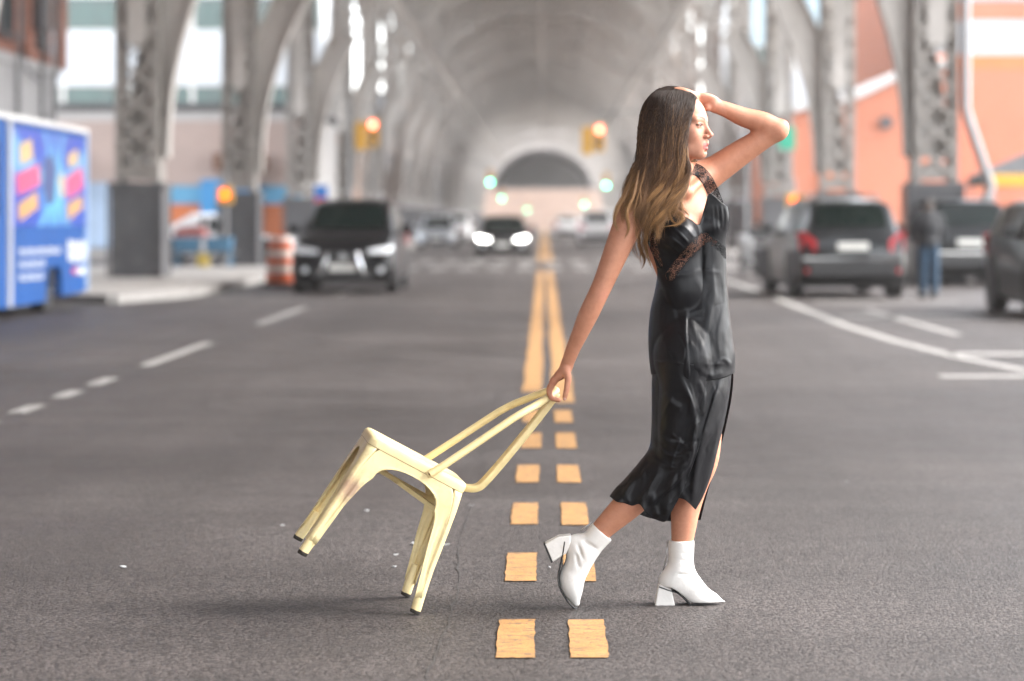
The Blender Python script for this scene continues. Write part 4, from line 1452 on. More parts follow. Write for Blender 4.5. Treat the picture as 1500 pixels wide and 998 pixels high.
def build_panel(name, inn, out, n_leg, place, groove):
    """place(s, z, lift) -> local point; cross section with a rolled lip and an embossed groove down each leg"""
    K = 12
    rows = []
    m = len(inn)
    for k in range(m):
        t_leg = min(k, m - 1 - k) / (n_leg - 1)          # 0 at the foot, 1 at the arch
        row = []
        for j in range(K + 1):
            f = j / K
            s = inn[k][0] + (out[k][0] - inn[k][0]) * f
            z = inn[k][1] + (out[k][1] - inn[k][1]) * f
            lift = 0.0025 * math.exp(-((f - 0.04) / .07) ** 2)                   # rolled edge
            if t_leg < 1.0:
                w = max(0.0, math.sin(PI * min(1, max(0, (t_leg - .18) / .74))))
                lift -= groove * (w ** .5) * (0.5 + 0.5 * math.tanh((f - .40 - .25 * (1 - w)) * 22)) * (1 - min(1, max(0, (f - .80) / .2)) ** 2)
            row.append(place(s, z, lift))
        rows.append(row)
    o = MB().grid(rows).build(name, M_CHAIR, chair, smooth=50)
    md = o.modifiers.new('thickness', 'SOLIDIFY')
    md.thickness = 0.0022
    md.offset = 0
    return o


CR = 0.016                                                # corner radius of the legs


def crz(z):
    t = min(1.0, max(0.0, (z - .27) / (RIMZ - .27)))
    return CR + .018 * t * t


def off(tab, d):
    return [(z, interp(tab, z) + math.copysign(crz(z), d)) for z in np.linspace(0, RIMZ, 30)]


for sy in (1, -1):
    inn, out, nl = panel_strip(REAR_I, FRONT_I, off(REAR_O, CR), off(FRONT_O, -CR), .396)
    build_panel('side_panel', inn, out, nl, lambda s, z, lift, sy=sy: (s, sy * (interp(SIDE_O, z) + lift), z), 0.006)
neg = lambda tab: [(z, -v) for z, v in tab]
for (tab, sx, nm) in ((FRONT_O, 1, 'front_panel'), (REAR_O, -1, 'rear_panel')):
    inn, out, nl = panel_strip(neg(SIDE_I), SIDE_I, off(neg(SIDE_O), CR), off(SIDE_O, -CR), .392)
    build_panel(nm, inn, out, nl, lambda s, z, lift, tab=tab, sx=sx: (interp(tab, z) + sx * lift, s, z), 0.006)
for (tab, sx) in ((FRONT_O, 1), (REAR_O, -1)):
    for sy in (1, -1):
        rows = []
        for z in np.linspace(0.055, RIMZ, 20):
            cc = crz(z)
            cx, cy = interp(tab, z) - sx * cc, sy * (interp(SIDE_O, z) - cc)
            rows.append([(cx + sx * cc * math.sin(a), cy + sy * cc * math.cos(a), z) for a in np.linspace(0, PI / 2, 7)])
        o = MB().grid(rows).build('leg', M_CHAIR, chair, smooth=50)
        md = o.modifiers.new('thickness', 'SOLIDIFY')
        md.thickness = 0.0022
        md.offset = 0
        # pinched tubular foot with a rubber tip
        fx, fy = interp(tab, .04) - sx * .0165, sy * (interp(SIDE_O, .04) - .0165)
        bx, by = interp(tab, .0) - sx * .0165, sy * (interp(SIDE_O, .0) - .0165)
        hx, hy = interp(tab, .115) - sx * .014, sy * (interp(SIDE_O, .115) - .014)
        MB().tube([(bx, by, .012), (fx, fy, .045), (hx, hy, .115)], [.0172, .0176, .013], 16).build('foot_tube', M_CHAIR, o, smooth=50)
        MB().tube([(bx, by, 0.0), (bx, by, .003), (bx, by, .013)], [.0155, .0172, .0174], 16).build('rubber_foot', M_FOOT, o, smooth=50)


def rrect(hx, hy, r, z, n=7):
    pts = []
    for (sx, sy, a0) in ((1, 1, 0), (-1, 1, PI / 2), (-1, -1, PI), (1, -1, 1.5 * PI)):
        for i in range(n):
            a = a0 + PI / 2 * i / (n - 1)
            pts.append((0.224 + sx * (hx - r) + r * math.cos(a), sy * (hy - r) + r * math.sin(a), z))
    return pts


rows = [rrect(.1785, .1795, .035, .4235), rrect(.1815, .1825, .036, .4245), rrect(.1818, .1828, .036, .440), rrect(.180, .181, .036, .4495),
        rrect(.175, .176, .035, .4555), rrect(.168, .169, .034, .4575), rrect(.158, .159, .034, .4570), rrect(.148, .149, .034, .4535), rrect(.138, .139, .034, .4520),
        rrect(.09, .09, .04, .4500), rrect(.04, .04, .03, .4490), rrect(.004, .004, .002, .4490)]
sb = MB().grid(rows, close=True)
n = len(rows[0])
sb.f.append(tuple((len(rows) - 1) * n + k for k in range(n)))
seat = sb.build('seat', M_CHAIR, chair, smooth=50)
rows = [rrect(.1800, .1810, .035, .4222), rrect(.1806, .1816, .035, .4240)]
MB().grid(rows, close=True).build('rim_seam', M_RUST, seat)


def smooth_path(pts, n=10):
    """Catmull-Rom through the points"""
    P = [Vector(p) for p in pts]
    P = [P[0] * 2 - P[1]] + P + [P[-1] * 2 - P[-2]]
    out = []
    for i in range(1, len(P) - 2):
        for k in range(n):
            t = k / n
            out.append(0.5 * ((2 * P[i]) + (P[i + 1] - P[i - 1]) * t + (2 * P[i - 1] - 5 * P[i] + 4 * P[i + 1] - P[i + 2]) * t * t + (3 * P[i] - P[i - 1] - 3 * P[i + 1] + P[i + 2]) * t ** 3))
    out.append(P[-2])
    return out


half = [(.176, .191, .430), (.166, .190, .447), (.120, .185, .530), (.072, .179, .618), (.034, .173, .688), (.016, .168, .720), (-.008, .157, .757), (-.040, .130, .800), (-.070, .090, .842), (-.088, .045, .866), (-.094, 0, .873)]
hoop = half + [(p[0], -p[1], p[2]) for p in reversed(half[:-1])]
MB().tube(smooth_path(hoop, 8), .0128, 14).build('back_hoop', M_CHAIR, chair, smooth=60)
for sy in (1, -1):
    MB().bar((.182, sy * .1835, .422), (.168, sy * .1835, .446), .005, .026, (1, 0, 0)).build('bracket', M_CHAIR, chair, bevel=.002)
    MB().lathe([(.0045, 0), (.0045, .002), (.002, .0035)], 10, (.176, sy * .186 - (0 if sy > 0 else .0), .430), 'y').build('bolt', M_RUST, chair)
# central splat: a folded strip from the rear of the seat to the crown of the hoop
spl = smooth_path([(.046, 0, .441), (.020, 0, .447), (-.004, 0, .460), (-.018, 0, .488), (-.040, 0, .580), (-.068, 0, .720), (-.090, 0, .845), (-.092, 0, .868)], 6)
rows = []
for i, p in enumerate(spl):
    d = (spl[min(i + 1, len(spl) - 1)] - spl[max(i - 1, 0)]).normalized()
    nn = Vector((0, 1, 0)).cross(d).normalized()
    tt = i / (len(spl) - 1)
    w = .018 + .016 * math.sin(PI * min(1, tt * 1.05)) ** .6
    row = []
    for f, h in ((-1, -.020), (-.96, -.002), (-.85, .001), (-.5, .0005), (0, -.004), (.5, .0005), (.85, .001), (.96, -.002), (1, -.020)):
        row.append(p + Vector((0, f * w, 0)) + nn * h)
    rows.append(row)
o = MB().grid(rows).build('back_splat', M_CHAIR, chair, smooth=40)
md = o.modifiers.new('thickness', 'SOLIDIFY')
md.thickness = 0.003
md.offset = 0
for sy in (1, -1):
    MB().bar((.385, sy * .165, .362), (.075, -sy * .165, .335 + .004 * sy), .020, .016).build('cross_brace', M_CHAIR, chair, bevel=.002)


# ================================================================== BODY MODELLING TOOLS
class Field:
    """signed distances on a (possibly uneven) grid; shapes are blended in one by one"""
    def __init__(s, xs, ys, zs):
        s.ax = [np.asarray(a, dtype=np.float32) for a in (xs, ys, zs)]
        s.v = np.full([len(a) for a in s.ax], 1.0, dtype=np.float32)

    def _sl(s, lo, hi, m):
        out = []
        for a, l, h in zip(s.ax, lo, hi):
            i0 = max(0, int(np.searchsorted(a, l - m)) - 1)
            i1 = min(len(a), int(np.searchsorted(a, h + m)) + 1)
            out.append(slice(i0, i1))
        return tuple(out)

    def _grid(s, sl):
        return (s.ax[0][sl[0]][:, None, None], s.ax[1][sl[1]][None, :, None], s.ax[2][sl[2]][None, None, :])

    def _mix(s, sl, d, k, sub=False):
        a = s.v[sl]
        if sub:
            d = -d
            h = np.clip(k - np.abs(a - d), 0, None)
            s.v[sl] = np.maximum(a, d) + (h * h / (4 * k) if k > 0 else 0)
        else:
            h = np.clip(k - np.abs(a - d), 0, None)
            s.v[sl] = np.minimum(a, d) - (h * h / (4 * k) if k > 0 else 0)

    def cone(s, a, b, ra, rb, k=0.02, sub=False, pad=0.0):
        """rounded cone from a to b"""
        a, b = np.array(a, dtype=np.float32), np.array(b, dtype=np.float32)
        r_ = max(ra, rb)
        sl = s._sl(np.minimum(a, b), np.maximum(a, b), r_ + k + pad + 0.012)
        X, Y, Z = s._grid(sl)
        d = b - a
        L2 = float(d @ d) + 1e-12
        t = np.clip(((X - a[0]) * d[0] + (Y - a[1]) * d[1] + (Z - a[2]) * d[2]) / L2, 0, 1)
        q = np.sqrt((X - a[0] - t * d[0]) ** 2 + (Y - a[1] - t * d[1]) ** 2 + (Z - a[2] - t * d[2]) ** 2)
        s._mix(sl, q - (ra + (rb - ra) * t), k, sub)

    def path(s, pts, rads, k=0.02, sub=6):
        """a limb: a smooth curve through the points with smoothly changing radius, blended in once"""
        sp = smooth_path([tuple(p) for p in pts], sub)
        A = np.array([[p.x, p.y, p.z] for p in sp], dtype=np.float32)
        t = np.linspace(0, len(pts) - 1, len(sp))
        rr = smooth_path([(r_, 0, 0) for r_ in rads], sub)
        rr = np.array([p.x for p in rr], dtype=np.float32)
        m = float(rr.max()) + k + 0.012
        sl = s._sl(A.min(0), A.max(0), m)
        D = np.full(s.v[sl].shape, 1.0, dtype=np.float32)
        loc = Field([0, 1], [0, 1], [0, 1])
        loc.ax = [s.ax[i][sl[i]] for i in range(3)]
        loc.v = D
        for i in range(len(A) - 1):
            loc.cone(A[i], A[i + 1], rr[i], rr[i + 1], 0.0006, pad=k)
        s._mix(sl, loc.v, k)

    def ell(s, c, r, rot=None, k=0.02, sub=False):
        """ellipsoid; rot: 3x3 with local axes as columns"""
        c = np.array(c, dtype=np.float32)
        r = np.array(r, dtype=np.float32)
        m = float(r.max())
        sl = s._sl(c, c, m + k + 0.012)
        X, Y, Z = s._grid(sl)
        x, y, z = X - c[0], Y - c[1], Z - c[2]
        if rot is not None:
            rot = np.array(rot, dtype=np.float32)
            u = x * rot[0, 0] + y * rot[1, 0] + z * rot[2, 0]
            v = x * rot[0, 1] + y * rot[1, 1] + z * rot[2, 1]
            w = x * rot[0, 2] + y * rot[1, 2] + z * rot[2, 2]
        else:
            u, v, w = x, y, z
        k0 = np.sqrt((u / r[0]) ** 2 + (v / r[1]) ** 2 + (w / r[2]) ** 2)
        k1 = np.sqrt((u / r[0] ** 2) ** 2 + (v / r[1] ** 2) ** 2 + (w / r[2] ** 2) ** 2) + 1e-9
        s._mix(sl, (k0 * (k0 - 1.0) / k1).astype(np.float32), k, sub)

    def mesh(s):
        return surface_nets(s.v, *s.ax)

    def sample(s, P):
        """trilinear distances at points P (n, 3)"""
        idx, fr = [], []
        for i in range(3):
            a = s.ax[i]
            j = np.clip(np.searchsorted(a, P[:, i]) - 1, 0, len(a) - 2)
            idx.append(j)
            fr.append(np.clip((P[:, i] - a[j]) / (a[j + 1] - a[j]), 0, 1))
        out = 0
        for dx in (0, 1):
            for dy in (0, 1):
                for dz in (0, 1):
                    w = (fr[0] if dx else 1 - fr[0]) * (fr[1] if dy else 1 - fr[1]) * (fr[2] if dz else 1 - fr[2])
                    out = out + w * s.v[idx[0] + dx, idx[1] + dy, idx[2] + dz]
        return out


def surface_nets(F, xs, ys, zs):
    ins = F < 0
    cnt = np.zeros([n - 1 for n in F.shape], dtype=np.uint8)
    for dx in (0, 1):
        for dy in (0, 1):
            for dz in (0, 1):
                cnt += ins[dx:dx + cnt.shape[0], dy:dy + cnt.shape[1], dz:dz + cnt.shape[2]]
    act = (cnt > 0) & (cnt < 8)
    I, J, K = np.nonzero(act)
    ids = np.full(cnt.shape, -1, dtype=np.int32)
    ids[I, J, K] = np.arange(len(I))
    corner = {}
    for dx in (0, 1):
        for dy in (0, 1):
            for dz in (0, 1):
                corner[(dx, dy, dz)] = F[I + dx, J + dy, K + dz]
    acc = np.zeros((len(I), 3), dtype=np.float64)
    num = np.zeros(len(I))
    cs = list(corner)
    for a in cs:
        for ax in range(3):
            if a[ax] == 0:
                b = tuple(1 if i == ax else a[i] for i in range(3))
                va, vb = corner[a], corner[b]
                m = (va < 0) != (vb < 0)
                t = np.where(m, va / np.where(m, va - vb, 1), 0)
                p = []
                for i, (arr, base) in enumerate(((xs, I), (ys, J), (zs, K))):
                    lo, hi = arr[base], arr[base + 1]
                    p.append(lo + (hi - lo) * t if i == ax else (hi if a[i] else lo))
                acc += np.stack(p, 1) * m[:, None]
                num += m
    V = acc / num[:, None]
    faces = []
    for ax in range(3):
        sl0 = [slice(None)] * 3
        sl1 = [slice(None)] * 3
        sl0[ax] = slice(0, -1)
        sl1[ax] = slice(1, None)
        A, B = ins[tuple(sl0)], ins[tuple(sl1)]
        E = np.nonzero(A != B)
        E = [e for e in E]
        o1, o2 = (ax + 1) % 3, (ax + 2) % 3
        ok = (E[o1] > 0) & (E[o2] > 0) & (E[o1] < F.shape[o1] - 1) & (E[o2] < F.shape[o2] - 1)
        E = [e[ok] for e in E]
        flip = A[tuple(E)]
        q = []
        for (d1, d2) in ((-1, -1), (0, -1), (0, 0), (-1, 0)):
            c = [e.copy() for e in E]
            c[o1] = c[o1] + d1
            c[o2] = c[o2] + d2
            q.append(ids[tuple(c)])
        q = np.stack(q, 1)
        q = np.where(flip[:, None], q, q[:, ::-1])
        faces.append(q)
    return V, np.concatenate(faces)


def np_mesh(name, V, Fq, m=None, smooth=True):
    me = bpy.data.meshes.new(name)
    nv, nf = len(V), len(Fq)
    k = Fq.shape[1]
    me.vertices.add(nv)
    me.vertices.foreach_set('co', np.ascontiguousarray(V, dtype=np.float32).ravel())
    me.loops.add(nf * k)
    me.loops.foreach_set('vertex_index', np.ascontiguousarray(Fq, dtype=np.int32).ravel())
    me.polygons.add(nf)
    me.polygons.foreach_set('loop_start', np.arange(0, nf * k, k, dtype=np.int32))
    me.update(calc_edges=True)
    me.validate()
    if m:
        me.materials.append(m)
    if smooth:
        me.polygons.foreach_set('use_smooth', np.ones(nf, dtype=bool))
    return me


def spaced(*spans):
    """uneven axis: (start, end, step) spans"""
    out = []
    for (a, b, st) in spans:
        n = max(1, int(round((b - a) / st)))
        out.extend(list(a + (b - a) * np.arange(n) / n))
    out.append(spans[-1][1])
    return out


def relax(V, Fq, it=2, lam=0.5):
    """a little Laplacian smoothing"""
    n = len(V)
    for _ in range(it):
        acc = np.zeros_like(V)
        c = np.zeros(n)
        for i in range(4):
            a, b = Fq[:, i], Fq[:, (i + 1) % 4]
            for k in range(3):
                acc[:, k] += np.bincount(a, V[b, k], n) + np.bincount(b, V[a, k], n)
            c += np.bincount(a, minlength=n) + np.bincount(b, minlength=n)
        V = V * (1 - lam) + lam * acc / np.maximum(c, 1)[:, None]
    return V


# ================================================================== THE WOMAN
WD = 8.2                                                  # her distance along the road


def Q(px, py, dy=0.0):
    return np.array(at(px, py, WD + dy))


def skin_mat():
    m = mat('skin', (0.56, 0.33, 0.23), 0.52, var=0.0, spec=0.3)
    N, L, b = nodes_of(m)
    at_ = N.new('ShaderNodeAttribute')
    at_.attribute_name = 'tint'
    tc = N.new('ShaderNodeTexCoord')
    O = tc.outputs['Object']
    mott = ramp(N, L, noise(N, L, O, 38, 7, 0.7), 0.3, (0.88, 0.83, 0.81), 0.7, (1.07, 1.09, 1.10))
    c = mixc(N, L, 1.0, at_.outputs['Color'], mott, 'MULTIPLY')
    L.new(c, b.inputs['Base Color'])
    b.inputs['Subsurface Weight'].default_value = 0.12
    b.inputs['Subsurface Radius'].default_value = (1.0, 0.4, 0.25)
    b.inputs['Subsurface Scale'].default_value = 0.008
    bp = N.new('ShaderNodeBump')
    bp.inputs['Strength'].default_value = 0.08
    bp.inputs['Distance'].default_value = 0.002
    L.new(noise(N, L, O, 420, 3), bp.inputs['Height'])
    L.new(bp.outputs[0], b.inputs['Normal'])
    return m


def satin_mat(lace):
    """black satin; where the attribute 'lace' is set the cloth is an openwork lace"""
    m = mat('black_lace_satin' if lace else 'black_satin', (0.012, 0.012, 0.0135), 0.37, var=0.0, spec=0.18)
    N, L, b = nodes_of(m)
    tc = N.new('ShaderNodeTexCoord')
    O = tc.outputs['Object']
    b.inputs['Sheen Weight'].default_value = 0.0
    b.inputs['Sheen Roughness'].default_value = 0.4
    w1 = noise(N, L, O, 9, 3, 0.45)
    mp = N.new('ShaderNodeMapping')
    mp.inputs['Rotation'].default_value = (0, R(25), 0)
    mp.inputs['Scale'].default_value = (34, 30, 9)
    L.new(O, mp.inputs['Vector'])
    w2 = noise(N, L, mp.outputs[0], 1.0, 4, 0.55)
    hs = math2(N, L, 'ADD', w1, math2(N, L, 'MULTIPLY', w2, 0.6))
    bp = N.new('ShaderNodeBump')
    bp.inputs['Strength'].default_value = 0.14
    bp.inputs['Distance'].default_value = 0.012
    L.new(hs, bp.inputs['Height'])
    L.new(bp.outputs[0], b.inputs['Normal'])
    col = ramp(N, L, noise(N, L, O, 600, 2), 0.35, (0.0045, 0.0045, 0.0055), 0.65, (0.0085, 0.0085, 0.010))
    L.new(col, b.inputs['Base Color'])
    if lace:
        a = N.new('ShaderNodeAttribute')
        a.attribute_name = 'lace'
        v = N.new('ShaderNodeTexVoronoi')
        v.feature = 'DISTANCE_TO_EDGE'
        v.inputs['Scale'].default_value = 190
        L.new(O, v.inputs['Vector'])
        net = ramp(N, L, v.outputs['Distance'], 0.06, 0.0, 0.10, 1.0)          # 1 = hole
        fl = ramp(N, L, noise(N, L, O, 55, 3, 0.5), 0.36, 0.0, 0.42, 1.0)      # 1 = open ground, 0 = woven flower
        hole = math2(N, L, 'MULTIPLY', math2(N, L, 'MULTIPLY', net, fl), a.outputs['Fac'])
        L.new(math2(N, L, 'SUBTRACT', 1.0, hole), b.inputs['Alpha'])
        rg = math2(N, L, 'ADD', 0.36, math2(N, L, 'MULTIPLY', a.outputs['Fac'], 0.3))
        L.new(rg, b.inputs['Roughness'])
    return m


M_SKIN = skin_mat()
M_SATIN = satin_mat(False)
M_LACE = satin_mat(True)
M_BOOT = mat('white_leather', (0.70, 0.675, 0.64), 0.5, var=0.04, scale=12, bump=0.16, bscale=34, dirt=(0.60, 0.55, 0.48), dirt_amt=0.12)
M_SOLE = mat('black_sole', (0.02, 0.02, 0.02), 0.6)

woman = empty('person', (0.46, WD, 0))
tag(woman, 'woman in black satin dress and white boots pulling the cream chair', 'person')
WI = Matrix.Translation(Vector((-0.46, -WD, 0)))


def wchild(name, me, parent=None):
    """link a mesh made in world coordinates under the woman"""
    me.transform(WI)
    return link(name, me, parent or woman)


# ---- head frame
HA, HB = R(24), R(-3)
h_f = np.array([math.cos(HA) * math.cos(HB), -math.sin(HA) * math.cos(HB), math.sin(HB)])
h_l = np.array([math.sin(HA), math.cos(HA), 0.0])
h_u = np.cross(h_f, h_l)
HROT = np.stack([h_f, h_l, h_u], 1)
H0 = Q(997, 183, -0.005)


def HP(x, y, z):
    return H0 + h_f * x + h_l * y + h_u * z


def frame(phi):
    f = np.array([math.cos(phi), -math.sin(phi), 0.0])
    l = np.array([math.sin(phi), math.cos(phi), 0.0])
    return np.stack([f, l, np.array([0, 0, 1.0])], 1)


CH = frame(R(50))
WA = frame(R(38))
PE = frame(R(25))


def add_torso(F):
    c0 = Q(996, 345)
    F.ell(c0, (.096, .132, .165), CH, .02)
    F.ell(Q(984, 292, .01), (.078, .135, .085), CH, .05)
    F.ell(Q(1010, 425), (.086, .110, .12), WA, .06)
    F.ell(Q(1013, 505), (.108, .145, .125), PE, .05)
    F.ell(Q(989, 526, -.045), (.068, .070, .085), None, .04)
    F.ell(Q(994, 526, .065), (.068, .070, .085), None, .04)
    # shoulder girdle, collar bones and neck
    F.path([Q(926, 312, -.095), Q(952, 285, -.055), Q(985, 268, 0.0), Q(1012, 258, .055), Q(1030, 258, .10)], [.046, .046, .05, .046, .046], .045)
    F.path([Q(978, 285, .01), Q(984, 250, .005), HP(-.012, 0, -.075)], [.060, .052, .050], .035)
    F.path([Q(940, 295, -.105), Q(975, 283, -.105), Q(1002, 281, -.088)], [.0065, .006, .008], .04)
    F.path([Q(1010, 280, -.075), Q(1026, 266, -.02), Q(1036, 256, .05)], [.007, .006, .007], .04)
    # bust
    F.ell(c0 + CH @ np.array([.070, -.066, -.002]), (.060, .060, .060), CH, .03)
    F.ell(c0 + CH @ np.array([.072, .064, .030]), (.058, .058, .058), CH, .03)


def build_body():
    X = spaced((-.03, -.008, .004), (-.008, .112, .0021), (.112, .33, .0042), (.33, .602, .0021), (.602, .86, .0042))
    Y = spaced((7.93, 8.06, .0042), (8.06, 8.33, .0022), (8.33, 8.45, .0042))
    Z = spaced((.16, .665, .0042), (.665, .855, .0021), (.855, 1.47, .0042), (1.47, 1.765, .0021))
    F = Field(X, Y, Z)
    add_torso(F)
    # legs: the near (right) one behind, the far (left) one in front
    F.path([Q(1006, 530, -.07), Q(998, 600, -.068), Q(985, 672, -.06), Q(958, 702, -.055), Q(925, 735, -.052), Q(886, 772, -.05), Q(876, 784, -.05)],
           [.088, .076, .056, .053, .051, .0375, .034], .03)
    F.path([Q(1016, 530, .07), Q(1026, 600, .065), Q(1030, 668, .05), Q(1016, 706, .047), Q(1005, 742, .045), Q(1000, 788, .04), Q(998, 802, .04)],
           [.088, .076, .055, .052, .050, .038, .034], .03)
    # right arm, trailing
    F.path([Q(924, 318, -.10), Q(904, 366, -.112), Q(885, 412, -.118), Q(874, 436, -.118), Q(861, 463, -.108), Q(849, 490, -.094), Q(840, 510, -.078), Q(831, 533, -.06)],
           [.051, .0430, .0350, .0335, .0330, .0275, .0240, .0212], .02)
    # left arm, raised with the hand on the head
    F.path([Q(1028, 262, .10), Q(1050, 248, .10), Q(1085, 224, .10), Q(1118, 203, .095), Q(1138, 192, .09)], [.054, .050, .044, .0375, .034], .03)
    F.path([Q(1140, 190, .09), Q(1118, 180, .085), Q(1090, 172, .075), Q(1064, 161, .06), Q(1046, 155, .05)], [.033, .0370, .0330, .0265, .0235], .02)
    F.cone(Q(1143, 187, .09), Q(1147, 184, .088), .022, .015, .02)
    # ---- left hand lying on the crown
    F.ell(Q(1030, 145.5, .036), (.044, .017, .029), np.stack([(Q(1046, 155) - Q(1018, 141)) / np.linalg.norm(Q(1046, 155) - Q(1018, 141)),
          np.array([0, .5, .866]) / 1.0, np.cross((Q(1046, 155) - Q(1018, 141)) / np.linalg.norm(Q(1046, 155) - Q(1018, 141)), np.array([0, .5, .866]))], 1), .02)
    for i, (dy, ln) in enumerate(((-.002, .9), (.018, 1.0), (.037, .95), (.055, .8))):
        zo = -((dy - .01) ** 2) * 2200
        F.path([Q(1020, 139.5 - zo * .3, .010 + dy * .8), Q(1020 - 15 * ln, 134.0 - zo * .5, dy - .010), Q(1020 - 27 * ln, 131 - zo * .6, dy - .014), Q(1020 - 39 * ln, 132 - zo * .7, dy - .016)],
               [.0100, .0092, .0085, .0072], .008)
    F.path([Q(1036, 158, .035), Q(1026, 160, .075), Q(1015, 155, .085)], [.011, .009, .008], .012)
    # ---- right hand closing on the hoop of the chair
    ax = Q(809, 561) - Q(831, 535)
    ax = ax / np.linalg.norm(ax)
    ay = np.array([0, 1.0, 0])
    az = np.cross(ax, ay)
    F.ell(Q(820, 548, -.036), (.044, .036, .0150), np.stack([ax, ay, az], 1), .022)
    F.ell(Q(826, 545, -.060), (.032, .016, .016), np.stack([ax, ay, az], 1), .015)
    for i, (dy, kx) in enumerate(((-.056, 0), (-.035, -1.0), (-.014, -.5), (.005, 1.0))):
        F.path([Q(813 + kx, 556.5, dy), Q(805.5 + kx, 571 - abs(kx), dy + .003), Q(807.5 + kx, 582.5, dy + .005), Q(818 + kx, 586.5, dy + .007)],
               [.0102, .0094, .0083, .0070], .006)
        F.ell(Q(811.5 + kx, 558, dy), (.0105, .0100, .0105), None, .006)
    F.path([Q(829, 541, -.068), Q(832, 554, -.082), Q(830.5, 568, -.088), Q(828, 579, -.086), Q(827, 584, -.084)], [.0145, .0118, .0098, .0090, .0072], .010)
    # ---- head
    def he(c, r, k=.02, sub=False):
        F.ell(HP(*c), r, HROT, k, sub)
    def hc(a, b, ra, rb, k=.015, sub=False):
        F.cone(HP(*a), HP(*b), ra, rb, k, sub)
    he((-.010, 0, .026), (.098, .074, .083), .02)
    he((.028, 0, -.035), (.062, .055, .080), .03)
    for s in (-1, 1):
        hc((-.004, s * .046, -.052), (.070, s * .012, -.0935), .021, .0145, .025)
        he((.055, s * .037, -.028), (.026, .022, .026), .02)
        hc((.076, s * .012, .019), (.070, s * .044, .020), .0125, .009, .014)
    he((.0795, 0, -.0955), (.0165, .018, .0140), .016)
    he((.072, 0, -.066), (.0265, .028, .026), .018)
    he((.0975, 0, -.056), (.0068, .005, .010), .008)
    hc((.0825, 0, .011), (.1075, 0, -.0275), .0066, .0082, .012)
    he((.1085, 0, -.0298), (.0102, .0095, .0082), .006)
    for s in (-1, 1):
        he((.0980, s * .0112, -.0365), (.0105, .0070, .0072), .005)
        he((.1045, s * .0062, -.0420), (.0058, .0030, .0032), .003, True)      # nostril
        he((.0955, s * .031, .0005), (.0125, .0175, .0105), .010, True)        # eye socket
        he((.0725, s * .0315, .0000), (.0142, .0150, .0138), .004)             # eyeball under its lids
        he((.0880, s * .0315, .0006), (.0070, .0120, .0046), .0012, True)      # the opening between the lids
        hc((.0850, s * .0205, .0052), (.0800, s * .0440, .0030), .0032, .0030, .004)      # upper lid fold
        hc((.0842, s * .0205, -.0062), (.0795, s * .0420, -.0060), .0026, .0026, .004)    # lower lid
    # lips, slightly parted
    for s in (-1, 1):
        hc((.0978, 0, -.0610), (.0872, s * .0195, -.0680), .0048, .0022, .005)
        hc((.0960, 0, -.0765), (.0868, s * .0180, -.0700), .0058, .0024, .005)
    hc((.1035, -.014, -.0690), (.1035, .014, -.0690), .0022, .0022, .003, True)
    he((.0955, 0, -.0870), (.006, .012, .0035), .006, True)
    V, Fq = F.mesh()
    V = relax(V, Fq, 1, .4)
    return V, Fq


BV, BF = build_body()


